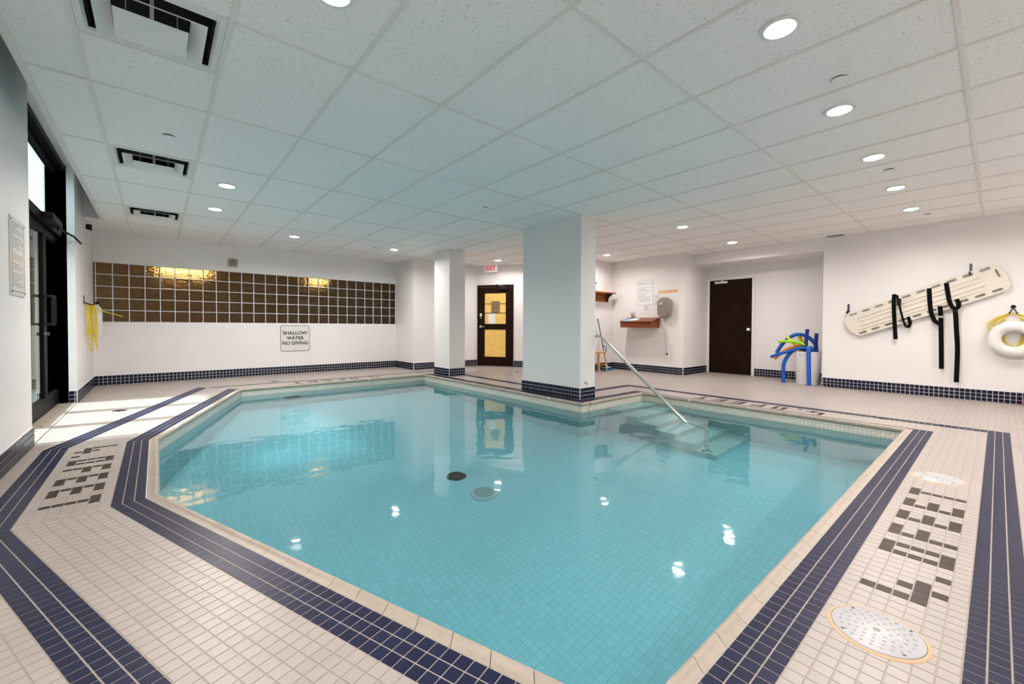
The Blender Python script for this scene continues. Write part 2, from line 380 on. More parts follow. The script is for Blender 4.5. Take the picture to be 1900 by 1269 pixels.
# left wall: near part, door recess, far part; it rises above the dropped ceiling into a daylight pocket
LZ = 3.20
obj('wall_left', MB().box(XL - 0.25, XL, YN - 0.12, 5.24, -0.05, LZ), 'wall_paint', kind='structure')
obj('wall_left_far', MB().box(XL - 0.25, XL, 7.80, YB + 0.12, -0.05, LZ).box(XL - 0.25, XL - 0.07, 7.96, 7.80, -0.05, LZ), 'wall_paint', kind='structure')
obj('wall_left_head', MB().box(XL - 0.25, XL, 5.24, 7.80, 3.02, LZ), 'wall_paint', kind='structure')
obj('ceiling_pocket', MB().box(XL - 0.25, -0.55, YN - 0.12, 8.72, LZ, LZ + 0.05).box(-0.59, -0.55, YN, 8.72, CZ + 0.06, LZ), 'wall_paint', kind='structure')
obj('ceiling_pocket_end', MB().box(XL, -0.56, 8.71, 8.75, CZ + 0.02, LZ), 'wall_paint', kind='structure')
obj('roof_slab', MB().box(XL - 0.3, XN + 0.3, YN - 0.2, YB + 0.2, LZ + 0.06, LZ + 0.12), 'wall_paint', kind='structure')
# free-standing columns
colm = obj('column', MB().box(4.405, 4.725, 3.80, 5.00, -0.02, CZ + 0.02), 'wall_paint', kind='structure')
pill = obj('pillar', MB().box(4.42, 4.79, 7.25, 7.85, -0.02, CZ + 0.02), 'wall_paint', kind='structure')

# ------------------------------------------------------------------ dropped ceiling: panels, tees
ceil = obj('ceiling', MB().box(-0.59, XN, YN, 8.72, CZ + 0.15, CZ + 0.165).box(XL, XN, 8.72, YB, CZ + 0.15, CZ + 0.165), 'ceiling_board', kind='structure')
BX = [-0.311 + 0.61 * i for i in range(-1, 17)]; AY = [2.597 + 1.22 * k for k in range(-4, 8)]
VENTS = [(-0.311, 2.597), (-0.311, 5.037), (-0.311, 7.477)]
LAMPS = [(2.433, .767), (3.655, .767), (4.89, .767), (6.13, .767), (7.355, .767), (6.09, 3.22), (7.86, 3.20), (7.26, 5.54), (6.0, 7.70),
         (0.598, 5.65), (0.598, 6.88), (1.81, 8.06), (3.62, 8.05), (0.63, 2.06), (0.0, .767), (2.43, -0.9), (4.89, -0.9), (7.35, -0.9)]  # the last four are unseen lamps added as fill light
CP = [(x, y) for (x, y) in ROOM]
tw = 0.012
for i in range(len(BX) - 1):
    for k in range(len(AY) - 1):
        x0, x1, y0, y1 = BX[i], BX[i + 1], AY[k], AY[k + 1]
        x0 = max(x0, -0.59 if y0 < 8.6 else XL); x1 = min(x1, XR - 0.002 if y0 > 2 or True else XN); y1 = min(y1, YB - 0.002); y0 = max(y0, YN + 0.002)
        if x1 - x0 < 0.04 or y1 - y0 < 0.04: continue
        samp = [(x0 + (x1 - x0) * a, y0 + (y1 - y0) * b) for a in (.03, .5, .97) for b in (.03, .5, .97)]
        if not any(inside(p[0], p[1], ROOM) for p in samp): continue
        yy0 = y0
        for (vx, vy) in VENTS:
            if abs(vx - BX[i]) < .01 and abs(vy - AY[k]) < .01: yy0 = y0 + 0.61
        g = 0.002
        obj('ceiling_panel', MB().box(x0 + g, x1 - g, yy0 + g, y1 - g, CZ + 0.006, CZ + 0.02), 'ceiling_board', ceil)
for x in BX:
    if x < -0.59 or x > XR: continue
    ys = [y for y in [YN + 0.01 * j for j in range(int((YB - YN) / 0.01))] if inside(x, y, ROOM)]
    obj('main_tee', MB().box(x - tw, x + tw, min(ys), max(ys), CZ, CZ + 0.008), 'tee', ceil)
for y in AY:
    if y < YN or y > YB: continue
    for i in range(len(BX) - 1):
        xa, xb = max(BX[i], -0.59 if y < 8.72 else XL), min(BX[i + 1], XR)
        if xb - xa < 0.05 or not inside((xa + xb) / 2, y, ROOM): continue
        obj('cross_tee', MB().box(xa + tw, xb - tw, y - tw, y + tw, CZ + 0.0006, CZ + 0.008), 'tee', ceil)
for (vx, vy) in VENTS:
    obj('cross_tee', MB().box(vx + tw, vx + .61 - tw, vy + .61 - tw, vy + .61 + tw, CZ + 0.0006, CZ + 0.008), 'tee', ceil)
obj('edge_trim', MB().box(-0.612, -0.575, YN, 8.74, CZ - 0.004, CZ + 0.07), 'tee', ceil)
obj('edge_trim', MB().box(XL, -0.575, 8.715, 8.745, CZ - 0.004, CZ + 0.07), 'tee', ceil)

# ------------------------------------------------------------------ pool outline
P = 0.049
YF = 0.545; XF = 5.66
PIN = [(0.915, YF + .05), (XF - .05, YF + .05), (XF - .05, YF + 63 * P - .05), (XF - 29 * P - .05, YF + 63 * P - .05), (XF - 29 * P - .05, YF + 150 * P - .05),
       (0.99, YF + 150 * P - .05), (-0.005, 4.884), (-0.005, 3.254)]
NV = len(PIN)
def offset(poly, t):
    out = []
    for i in range(len(poly)):
        a, b, c = Vector(poly[i - 1]), Vector(poly[i]), Vector(poly[(i + 1) % len(poly)])
        d1 = (b - a).normalized(); d2 = (c - b).normalized(); n1 = Vector((d1.y, -d1.x)); n2 = Vector((d2.y, -d2.x))
        k = 1 + n1.dot(n2); out.append(b + (n1 + n2) * (t / k))
    return out
POUT = offset(PIN, 0.05)
ZW, ZF = -0.12, -1.30

# ------------------------------------------------------------------ floor: grout bed, individual tiles
def bis(i):      # mitre line through corner i of the coping: point + outward direction
    a = POUT[i]; b = offset(PIN, 1.0)[i]; d = (b - a).normalized(); return a, d
def halfplane(i, keep_left):
    a, d = bis(i); n = Vector((-d.y, d.x))      # left normal
    if keep_left: return (-n.x, -n.y, -n.dot(a))
    return (n.x, n.y, n.dot(a))
FONT = {'4': ['1000', '1000', '1010', '1111', '0010'], '0': ['111', '101', '101', '101', '111'], 'F': ['111', '100', '111', '100', '100'],
        'E': ['111', '100', '111', '100', '111'], 'T': ['111', '010', '010', '010', '010']}
TXT = set()
for ch, k0 in (('4', 0), ('0', 8), ('F', 13), ('E', 18), ('E', 23), ('T', 28)):
    for r_, row in enumerate(FONT[ch]):
        for c_, b_ in enumerate(row):
            if b_ == '1': TXT.add((k0 + c_, r_))
TXT.add((5, 4))
tiles = []       # (poly, colour)
G = 0.0021; G2 = 0.0025
def put(poly, colr):
    cx = sum(p[0] for p in poly) / len(poly); cy = sum(p[1] for p in poly) / len(poly)
    tiles.append((poly, colr, cx, cy))
def area(p): return abs(sum(p[i][0] * p[(i + 1) % len(p)][1] - p[(i + 1) % len(p)][0] * p[i][1] for i in range(len(p)))) / 2
pool_o = [(v.x, v.y) for v in POUT]
V0l = halfplane(0, True); V5l = halfplane(5, False)
h = [halfplane(i, True) for i in range(NV)], [halfplane(i, False) for i in range(NV)]
X4 = XF - 29 * P; Y2 = YF + 63 * P; Y4 = YF + 150 * P
def man_colour(x, y):
    e = 1e-4
    # lettering
    if YF - 9 * P < y < YF - 4 * P:
        k = math.floor((x - (XF - 73 * P)) / P + e); r_ = math.floor((YF - 4 * P - y) / P + e)
        if (k, r_) in TXT: return 'brown'
    if XF + 2 * P < x < XF + 7 * P and y > YF:
        k = math.floor((y - (YF + 16 * P)) / P + e); r_ = math.floor((x - XF - 2 * P) / P + e)
        if (k, r_) in TXT: return 'brown'
    if Y4 + 2 * P < y < Y4 + 7 * P and x < X4:
        k = math.floor(((XF - 48 * P) - x) / P + e); r_ = math.floor((y - Y4 - 2 * P) / P + e)
        if (k, r_) in TXT: return 'brown'
    def ins(x0, x1, y0, y1): return x0 < x < x1 and y0 < y < y1
    for rc in ((-9, XF + P, YF - 3 * P, YF), (-9, XF + 11 * P, YF - 13 * P, YF - 10 * P), (XF, XF + P, YF, Y2 + 3 * P), (XF + 8 * P, XF + 11 * P, YF - 10 * P, Y2 + 13 * P),
               (X4, XF + P, Y2, Y2 + 3 * P), (X4 + 10 * P, XF + 11 * P, Y2 + 10 * P, Y2 + 13 * P), (X4, X4 + 3 * P, Y2, Y4 + P), (X4 + 10 * P, X4 + 13 * P, Y2 + 10 * P, Y4 + 10 * P),
               (-9, X4 + 3 * P, Y4, Y4 + P), (-9, X4 + 13 * P, Y4 + 8 * P, Y4 + 10 * P)):
        if ins(*rc): return 'navy'
    return 'cream'
nx0 = int((XF + 1.0) / P) + 1
for i in range(-nx0, int((9.5 - XF) / P) + 1):
    for j in range(-int((YF - YN) / P) - 1, int((YB - YF) / P) + 1):
        x, y = XF + i * P, YF + j * P; cx, cy = x + P / 2, y + P / 2
        if inside(cx, cy, pool_o) or not inside(cx, cy, ROOM): continue
        if 4.405 < cx < 4.725 and 3.8 < cy < 5.0 or 4.42 < cx < 4.79 and 7.25 < cy < 7.85: continue
        poly = [(x + G, y + G2), (x + P - G, y + G2), (x + P - G, y + P - G2), (x + G, y + P - G2)]
        if cy < 2.0: poly = clip(poly, *V0l) if cx < 3 else poly
        elif cy > 6.5 and cx < 3: poly = clip(poly, *V5l)
        elif cx < 3: continue
        if len(poly) < 3 or area(poly) < 4e-5: continue
        put(poly, man_colour(cx, cy))
def zone(ia, ib, lay, txt_k0=None, s0=0.0, tmax=60):
    a, b = POUT[ia], POUT[ib]; d = (b - a).normalized(); n = Vector((d.y, -d.x)); L = (b - a).length
    ha, hb = halfplane(ia, True), halfplane(ib, False)
    for t in range(tmax):
        for s in range(-int(4 / P), int((L + 4) / P)):
            q = a + d * (s0 + s * P) + n * (t * P); pts = []
            c = q + d * P / 2 + n * P / 2
            if not inside(c.x, c.y, ROOM): continue
            for (u, v) in ((G, G2), (P - G, G2), (P - G, P - G2), (G, P - G2)):
                w = q + d * u + n * v; pts.append((w.x, w.y))
            pts = clip(pts, *hb)
            if len(pts) >= 3: pts = clip(pts, *ha)
            if len(pts) < 3 or area(pts) < 4e-5: continue
            colr = 'cream'
            if t < lay[0] or lay[1] <= t < lay[2]: colr = 'navy'
            if txt_k0 is not None and 4 <= t < 9 and (s - txt_k0, t - 4) in TXT: colr = 'brown'
            put(pts, colr)
# the mitre half-planes: keep the wedge between the two bisectors
zone(5, 6, (3, 10, 13)); 
LE = POUT[6]
s_T = (LE.y - 3.426) / P; k0L = round(s_T) - 29
zone(6, 7, (3, 10, 13), txt_k0=k0L, s0=((LE.y - 3.426) / P - round(s_T)) * P - P / 2)
zone(7, 0, (3, 10, 13))
cols = {'cream': 'cream_tile', 'navy': 'navy_tile', 'brown': 'brown_tile'}
flo = MB()
big = [(-1.0, YN - .1), (9.5, YN - .1), (9.5, YB + .1), (-1.0, YB + .1)]
# grout bed: convex pieces around the pool
po = POUT
for i in range(NV):
    j = (i + 1) % NV; d = (po[j] - po[i]).normalized(); n = Vector((d.y, -d.x))
    pc = clip(list(big), -n.x, -n.y, -n.dot(po[i]))
    if i in (1, 3): pc = clip(pc, 0, 1, po[2].y) if i == 1 else clip(pc, 0, -1, -po[2].y)
    if i == 2: continue
    if i in (0,): pass
    if len(pc) >= 3:
        # avoid covering the notch: pieces 3 (x>X4) only above the notch line, 1 (x>XF) only below it
        flo.add([(p[0], p[1], -0.0011 - 0.00001 * i) for p in pc], [tuple(range(len(pc)))])
floor = obj('floor', flo, 'grout', kind='structure', origin=(0, 0, 0))
def tile_mesh(mbx, poly, z=0.0, d=0.0016):
    n = len(poly)
    ar = sum(poly[i][0] * poly[(i + 1) % n][1] - poly[(i + 1) % n][0] * poly[i][1] for i in range(n))
    if ar < 0: poly = list(reversed(poly))
    mbx.add([(p[0], p[1], z - d) for p in poly] + [(p[0], p[1], z) for p in poly],
            [tuple(range(n, 2 * n))] + [(i, (i + 1) % n, n + (i + 1) % n, n + i) for i in range(n)])
def shown(t):   # apparent size of a tile in the camera, 0 when out of the frame
    v = Vector((t[2], t[3], -CAMZ)); z = v.dot(f2)
    if z < 0.2: return 0
    u, w = v.dot(r3) / z, v.dot(u3) / z
    if abs(u * 774 + 17) > 960 or abs(w * 774 + 0) > 655 or -w * 774 > 655: return 0
    return area(t[0]) / z ** 3
for key in ('cream', 'navy', 'brown'):
    L_ = sorted([t for t in tiles if t[1] == key], key=shown, reverse=True)
    top = L_[:300] if key != 'brown' else L_
    nm = {'cream': 'cream_tile', 'navy': 'navy_tile', 'brown': 'letter_tile'}[key]
    for t in top:
        m_ = MB(); tile_mesh(m_, t[0], 0.0); obj(nm, m_, cols[key], floor)
    if len(L_) > len(top):
        m_ = MB()
        for t in L_[len(top):]: tile_mesh(m_, t[0], 0.0)
        o = obj(nm + '_field', m_, cols[key], floor, origin=(0, 0, 0)); o['kind'] = 'stuff'

# ------------------------------------------------------------------ coping stones
cop = thing('pool_coping', None, None, (2.6, 4.0, 0), kind='structure')
PROF = [(0.004, -0.045), (-0.008, -0.036), (-0.013, -0.018), (-0.010, -0.002), (-0.002, 0.007), (0.008, 0.0095), (0.017, 0.007), (0.024, 0.0025), (0.032, 0.0012), (0.0495, 0.0008), (0.0495, -0.02)]
OFFS = [offset(PIN, t) for t, z in PROF]
for i in range(NV):
    j = (i + 1) % NV; L = (POUT[j] - POUT[i]).length; n = max(1, round(L / 0.152))
    for k in range(n):
        m_ = MB(); g = 0.0012 / L; vs = []
        for fr in (k / n + g, (k + 1) / n - g):
            for q, (t, z) in enumerate(PROF):
                p = OFFS[q][i].lerp(OFFS[q][j], fr); vs.append((p.x, p.y, z))
        N = len(PROF)
        m_.add(vs, [(q, N + q, N + (q + 1) % N, (q + 1) % N) for q in range(N)] + [tuple(range(N)), tuple(range(2 * N - 1, N - 1, -1))])
        obj('coping_stone', m_, 'coping', cop, smooth=True)

# ------------------------------------------------------------------ pool basin, steps, water
bas = MB(); bas.uv = []; lowb = MB(); lowb.uv = []
for i in range(NV):
    j = (i + 1) % NV; a, b = PIN[i], PIN[j]; L = (Vector(b) - Vector(a)).length
    zb = -0.03 - 3 * 0.0375
    bas.add([(a[0], a[1], zb), (b[0], b[1], zb), (b[0], b[1], -0.03), (a[0], a[1], -0.03)], [(3, 2, 1, 0)])
    bas.uv.append([(0, 0), (L, 0), (L, -3 * 0.0375), (0, -3 * 0.0375)])
    lowb.add([(a[0], a[1], ZF), (b[0], b[1], ZF), (b[0], b[1], zb), (a[0], a[1], zb)], [(3, 2, 1, 0)])
    lowb.uv.append([(0, 0), (L, 0), (L, zb - ZF), (0, zb - ZF)])
basin = obj('pool_basin', bas, 'pool_tile', kind='structure', origin=(0, 0, 0))
obj('basin_side', lowb, 'pool_wall_tile', basin, origin=(0, 0, 0))
pf = MB(); pf.add([(p[0], p[1], ZF) for p in PIN], [tuple(range(NV))]); pf.uv = [[(p[0] + 2, p[1] + 2) for p in PIN]]
obj('basin_floor', pf, 'pool_floor_tile', basin, origin=(0, 0, 0))
st = thing('pool_steps', 'six submerged white tiled steps descending into the pool below the handrail', 'steps', (5.1, 2.8, ZF))
XS = 4.70
for k in range(6):
    z = -0.155 - 0.205 * k; y0 = 3.32 - 0.255 * k; yb = PIN[2][1] if k == 0 else y0 + 0.255
    m_ = MB().box(XS, XF - .05, y0, yb, ZF, z); m_.uv = []
    for fc in m_.f:
        vs = [m_.v[i] for i in fc]; nz = abs((Vector(vs[1]) - Vector(vs[0])).cross(Vector(vs[2]) - Vector(vs[1])).normalized().z)
        m_.uv.append([((v[0], v[1]) if nz > .5 else (v[0] + v[1], v[2] + 2)) for v in vs])
    obj('step', m_, 'step_tile', st)
m_ = MB(); wp = offset(PIN, 0.002); m_.add([(p.x, p.y, ZW) for p in wp], [tuple(range(NV))])
water = obj('pool_water', m_, 'water', origin=(0, 0, 0), label='clear turquoise water filling the tiled indoor pool', cat='water', kind='stuff')
water.data.polygons.foreach_set('use_smooth', [True] * len(water.data.polygons))
water.cycles.is_caustics_caster = True        # lamp light reaches the basin through the refracting surface
for o_ in bpy.data.objects:
    if o_.name in ('pool_basin', 'basin_floor', 'basin_side') or o_.name.split('.')[0] == 'step': o_.cycles.is_caustics_receiver = True
# ------------------------------------------------------------------ recessed downlights
for (x, y) in LAMPS:
    t = thing('downlight', None, None, (x, y, CZ - 0.01))
    obj('trim_ring', MB().lathe([(0.074, 0.006), (0.090, 0.006), (0.092, 0.002), (0.090, -0.003), (0.072, -0.006), (0.070, 0.0)], (x, y, CZ), 28), 'white_metal', t)
    obj('lens', MB().lathe([(0.0005, -0.004), (0.070, -0.0035), (0.070, 0.004)], (x, y, CZ), 28), 'lens', t)
    ld = bpy.data.lights.new('lamp_light', 'AREA'); ld.shape = 'DISK'; ld.size = 0.14; ld.energy = LAMP * (1.25 if x < 4.0 and y > 7.5 else 1.7 if x < 4.0 and y > 3 else 1.15 if y > 1.5 and x < 4 else 0.82 if y < 1 else 0.95); ld.color = (1.0, 0.94, 0.892)
    ld.spread = R(162); ld.cycles.is_caustics_light = True
    lo = bpy.data.objects.new('lamp_light', ld); link(lo, t, (x, y, CZ - 0.012))
# ------------------------------------------------------------------ glass block window
win = thing('window_1', None, None, ((GX0 + GX1) / 2, YB, GZ0), kind='structure')
bl = [-0.815] + [-0.752 + 0.2016 * k for k in range(26)] + [4.437]
rw = [GZ0 + (GZ1 - GZ0) / 5 * k for k in range(6)]
mo = MB()
for x in bl[1:-1]: mo.box(x - .006, x + .006, YB + .002, YB + .085, GZ0, GZ1)
for z in rw: mo.box(GX0 - .05, GX1, YB + .0025, YB + .0845, z - .006, z + .006)
obj('mortar_joints', mo, 'grout_white', win)
for i in range(len(bl) - 1):
    for k in range(5):
        x0, x1, z0, z1 = bl[i] + .006, bl[i + 1] - .006, rw[k] + .006, rw[k + 1] - .006
        b = 0.008; m_ = MB(); ya, yb = YB + .008, YB + .088
        ring = lambda y, e: [(x0 + e, y, z0 + e), (x1 - e, y, z0 + e), (x1 - e, y, z1 - e), (x0 + e, y, z1 - e)]
        m_.add(ring(ya, b) + ring(ya + b, 0) + ring(yb - b, 0) + ring(yb, b),
               [(0, 1, 2, 3), (15, 14, 13, 12)] + [(r_ * 4 + (q + 1) % 4, r_ * 4 + q, r_ * 4 + 4 + q, r_ * 4 + 4 + (q + 1) % 4) for r_ in range(3) for q in range(4)])
        obj('glass_block', m_, 'block_glass', win)
# dim room behind the glass blocks with two warm ceiling lamps
bk = MB().box(-2.0, 5.0, YB + 1.9, YB + 2.0, 0, 2.7).box(-2.0, 5.0, YB + .13, YB + 2.0, -0.05, 0).box(-2.0, 5.0, YB + .125, YB + 2.0, 2.6, 2.7).box(-2.1, -2.0, YB + .13, YB + 2.0, 0, 2.7).box(5.0, 5.1, YB + .13, YB + 2.0, 0, 2.7)
obj('wall_behind_blocks', bk, 'brown_room', kind='structure')
for k, (x, w_) in enumerate(((0.40, .36), (2.74, .16))):
    t = thing('hallway_lamp', ('wide warm lamp glowing through the left part of the glass block window', 'warm lamp glowing through the right half of the glass block window')[k], 'lamp', (x, YB + .40, 2.10))
    obj('stem', MB().lathe([(0.01, 0.03), (0.01, 0.50)], (x, YB + .40, 2.10), 8), 'dark_steel', t)
    obj('bulb', MB().tube([(x - w_, YB + .40, 2.04), (x - w_ + .01, YB + .40, 2.04), (x + w_ - .01, YB + .40, 2.04), (x + w_, YB + .40, 2.04)], [.012, .045, .045, .012], 14), 'warm_lens', t, smooth=True)
# ------------------------------------------------------------------ wall skirting in navy mosaic
PB = 0.0525
def skirt(name, runs, single):
    """runs: (p, q, outward normal); each tile proud of a pale grout bed"""
    bed = MB(); spots = []
    for (p, q, n) in runs:
        p, q, n = Vector((*p, 0)), Vector((*q, 0)), Vector((*n, 0)); d = (q - p).normalized(); L = (q - p).length
        bed.obox(p + n * 0.0005, d, n, (0, 0, 1), L, 0.008, 3 * PB + 0.003)
        k = 0
        while k * PB < L - 0.008:
            w = min(PB, L - k * PB)
            for r_ in range(3): spots.append((p + d * (k * PB), d, n, w, r_))
            k += 1
    o = obj(name, bed, 'grout_white', kind='structure')
    g = 0.0036; allm = MB()
    for (q, d, n, w, r_) in spots:
        m_ = MB() if single else allm
        z0 = r_ * PB + g; a = q + d * g; b = q + d * (w - g)
        f_ = 0.0145; e = 0.0022
        c0 = [a + Vector((0, 0, z0)), b + Vector((0, 0, z0)), b + Vector((0, 0, z0 + PB - 2 * g)), a + Vector((0, 0, z0 + PB - 2 * g))]
        mid = sum(c0, Vector()) / 4
        back = [c + n * 0.008 for c in c0]; frm = [c + n * (f_ - e * .6) for c in c0]
        c1 = [c + (mid - c).normalized() * e * 1.2 + n * f_ for c in c0]
        fl = [(8, 9, 10, 11)] + [(r2 * 4 + i, r2 * 4 + (i + 1) % 4, r2 * 4 + 4 + (i + 1) % 4, r2 * 4 + 4 + i) for r2 in range(2) for i in range(4)]
        if d.cross(Vector((0, 0, 1))).dot(n) < 0: fl = [tuple(reversed(x)) for x in fl]
        m_.add(back + frm + c1, fl)
        if single: obj('skirting_tile', m_, 'base_tile', o)
    if not single:
        t = obj('skirting_tile_field', allm, 'base_tile', o); t['kind'] = 'stuff'
    return o
skirt('baseboard_right', [((XR, -0.75), (XR, 2.0), (-1, 0))], True)
skirt('baseboard_column', [((4.405 - .012, 5.0), (4.405 - .012 + .012, 3.80), (-1, 0)), ((4.405, 3.80), (4.725, 3.80), (0, -1)), ((4.725, 3.80), (4.725, 5.0), (1, 0))], True)
skirt('baseboard_left', [((XL, 3.4), (XL, 5.24), (1, 0)), ((XL, 5.24), (XL - .13, 5.24), (0, 1))], True)
skirt('baseboard_left_far', [((XL - .07, 7.80), (XL, 7.80), (0, -1)), ((XL, 7.80), (XL, YB), (1, 0))], True)
skirt('baseboard_back', [((XL, YB), (4.45, YB), (0, -1))], False)
skirt('baseboard_corner', [((4.45, YB), (4.45, 8.85), (-1, 0)), ((4.45, 8.85), (6.22, 8.85), (0, -1))], False)
skirt('baseboard_pillar', [((4.42, 7.85), (4.42, 7.25), (-1, 0)), ((4.42, 7.25), (4.79, 7.25), (0, -1)), ((4.79, 7.25), (4.79, 7.85), (1, 0))], True)
DP = Vector((6.22, 8.82)); DD = Vector((.515, -.857)).normalized(); DN = Vector((-.857, -.515)).normalized()
dpt = lambda s: tuple(DP + DD * s)
skirt('baseboard_exit', [(dpt(0.985), dpt(1.85), tuple(DN))], False)
skirt('baseboard_shelf', [((7.2, YS), (XK, YS), (0, -1)), ((XK, YS), (XK, 4.35), (-1, 0)), ((XK, 4.35), (XN, 4.35), (0, -1))], False)
skirt('baseboard_niche', [((XN, 3.35), (XN, 2.0), (-1, 0)), ((XN, 2.0), (XR, 2.0), (0, 1))], False)

# ------------------------------------------------------------------ door_1: black aluminium entrance in the left recess
XD = -0.955; JY0, JY1, JZ = 5.30, 7.955, 3.0
d1 = thing('door_1', None, None, (XD, 6.6, 0), kind='structure')
fr = MB().box(XD - .05, XD + .115, JY1 - .05, JY1, 0.0, JZ).box(XD - .05, XD + .06, JY0, JY0 + .05, 0, JZ).box(XD - .05, XD + .10, JY0, JY1 - .05, JZ - .07, JZ)
fr.box(XD - .05, XD + .06, JY0 + .05, JY1 - .05, 2.10, 2.19).box(XD - .05, XD + .05, 6.03, 6.10, 0, 2.10)
obj('frame', fr, 'black_frame', d1)
tg = obj('transom', MB().box(XD - .03, XD + .03, JY0 + .05, JY1 - .05, 2.19, 2.225).box(XD - .03, XD + .03, JY0 + .05, JY1 - .05, JZ - .11, JZ - .07).box(XD - .03, XD + .03, 6.03, 6.09, 2.225, JZ - .11).box(XD - .03, XD + .03, JY1 - .10, JY1 - .05, 2.225, JZ - .11), 'black_frame', d1)
obj('pane', MB().box(XD - .004, XD + .004, JY0 + .05, JY1 - .10, 2.225, JZ - .11), 'door_glass', tg)
obj('sidelight_pane', MB().box(XD - .004, XD + .004, JY0 + .05, 6.03, 0.02, 2.10), 'door_glass', d1)
for (a, b, hy) in ((6.10, 6.995, 6.93), (7.005, 7.90, 7.07)):
    w = 0.075
    lf = obj('door_leaf', MB().box(XD - .022, XD + .022, a, a + w, .02, 2.09).box(XD - .022, XD + .022, b - w, b, .02, 2.09).box(XD - .022, XD + .022, a + w, b - w, .02, .19).box(XD - .022, XD + .022, a + w, b - w, 2.01, 2.09), 'black_frame', d1)
    obj('pane', MB().box(XD - .004, XD + .004, a + w, b - w, .19, 2.01), 'door_glass', lf)
    obj('pull_handle', MB().tube(smooth_path([(XD + .02, hy, 1.32), (XD + .075, hy, 1.32), (XD + .085, hy, 1.30), (XD + .085, hy, 1.03), (XD + .075, hy, 1.01), (XD + .02, hy, 1.01)], 4), 0.013, 10), 'black_plastic', lf, smooth=True)
    obj('lock', MB().tube([(XD + .02, hy, .90), (XD + .04, hy, .90)], 0.02, 12), 'dark_steel', lf)
obj('door_operator', MB().box(XD + .06, XD + .14, 6.60, 7.20, 2.115, 2.19), 'black_plastic', d1)
obj('operator_arm', MB().tube([(XD + .12, 7.05, 2.10), (XD + .20, 7.5, 2.085), (XD + .215, 7.95, 2.07)], 0.012, 8).tube([(XD + .12, 7.05, 2.09), (XD + .10, 7.4, 2.10)], 0.012, 8), 'black_plastic', d1)
th = obj('threshold', MB().box(XD - .06, XL + .0, 5.24, JY1, -0.02, 0.008), 'coping', d1)
for k in range(8): obj('screw_cap', MB().lathe([(0.0005, .003), (.01, .002), (.012, 0)], (XL - .075, 5.9 + .25 * k, .008), 10), 'dark_steel', th)
# outside: paved terrace and an added wall greying the view through the glass
obj('ground_outside', MB().box(-9, XL - .25, -2, 14, -.12, -.03), 'ground', kind='structure')
obj('wall_outside_added', MB().box(-3.7, -3.5, -2, 20, -.1, 3.2), 'outer_wall', kind='structure')
for k in range(12): obj('added_strip', MB().box(-3.5, -3.40, 6.0 + 1.1 * k, 6.45 + 1.1 * k, -.1, 3.1), 'outer_dark', bpy.data.objects['wall_outside_added'])  # dark upright strips added for a mullion look through the door glass
# ------------------------------------------------------------------ door_2: exit door on the angled wall
ZD = Vector((0, 0, 1)); DD3 = Vector((*DD, 0)); DN3 = Vector((*DN, 0)); DP3 = Vector((*DP, 0))
def dbox(mb, s0, s1, z0, z1, o0, o1): return mb.obox(DP3 + DD3 * s0 + ZD * z0 + DN3 * o0, DD3, DN3, ZD, s1 - s0, o1 - o0, z1 - z0)
d2 = thing('door_2', None, None, tuple(DP3 + DD3 * .48), kind='structure')
m_ = MB(); dbox(m_, -.0, .05, 0, 2.06, 0, .03); dbox(m_, .925, .97, 0, 2.06, 0, .03); dbox(m_, .05, .925, 2.01, 2.06, 0, .03)
obj('frame', m_, 'dark_wood', d2)
m_ = MB()
for a in ((.055, .20, .01, 2.0), (.77, .92, .01, 2.0), (.20, .77, .01, .24), (.20, .77, .93, 1.075), (.20, .77, 1.85, 2.0)): dbox(m_, *a, .002, .024)
lf = obj('door_leaf', m_, 'dark_wood', d2)
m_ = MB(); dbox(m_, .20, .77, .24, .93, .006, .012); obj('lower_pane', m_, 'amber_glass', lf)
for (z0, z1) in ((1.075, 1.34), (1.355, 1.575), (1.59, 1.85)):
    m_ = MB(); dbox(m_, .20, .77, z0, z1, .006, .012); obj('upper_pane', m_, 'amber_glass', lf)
m_ = MB()
for z in (1.34, 1.575): dbox(m_, .20, .77, z, z + .015, .004, .018)
for a in ((.20, .77, .232, .24), (.20, .77, .93, .938), (.20, .77, 1.067, 1.075), (.20, .77, 1.85, 1.858)): dbox(m_, *a, .012, .026)
obj('glazing_bar', m_, 'dark_wood', lf)
m_ = MB(); dbox(m_, .60, .84, 1.94, 2.005, .024, .085); cl = obj('door_closer', m_, 'black_plastic', d2)
m_ = MB().tube([DP3 + DD3 * .72 + ZD * 2.01 + DN3 * .06, DP3 + DD3 * .56 + ZD * 2.06 + DN3 * .12, DP3 + DD3 * .50 + ZD * 2.05 + DN3 * .03], .009, 8); obj('closer_arm', m_, 'dark_steel', cl)
m_ = MB(); dbox(m_, .068, .125, 1.265, 1.34, .024, .03); obj('keypad', m_, 'white_plastic', d2)
m_ = MB().lathe([(.001, .012), (.016, .010), (.018, 0)], tuple(DP3 + DD3 * .096 + ZD * 1.225 + DN3 * .024), 14, (DD3, ZD, DN3)); obj('key_cylinder', m_, 'chrome', d2)
m_ = MB().lathe([(.001, .012), (.032, .010), (.036, 0)], tuple(DP3 + DD3 * .096 + ZD * 1.005 + DN3 * .024), 18, (DD3, ZD, DN3)).tube([DP3 + DD3 * .096 + ZD * 1.005 + DN3 * .03, DP3 + DD3 * .096 + ZD * 1.005 + DN3 * .065, DP3 + DD3 * .21 + ZD * 1.0 + DN3 * .065], .010, 8); obj('lever_handle', m_, 'chrome', d2)
m_ = MB(); dbox(m_, .295, .49, 1.075, 1.345, .0125, .0135); obj('notice_paper', m_, 'paper', tag(thing('door_notice', 'white notice paper taped low on the exit door glass', 'paper', tuple(DP3 + DD3 * .39 + ZD * 1.08)), None))
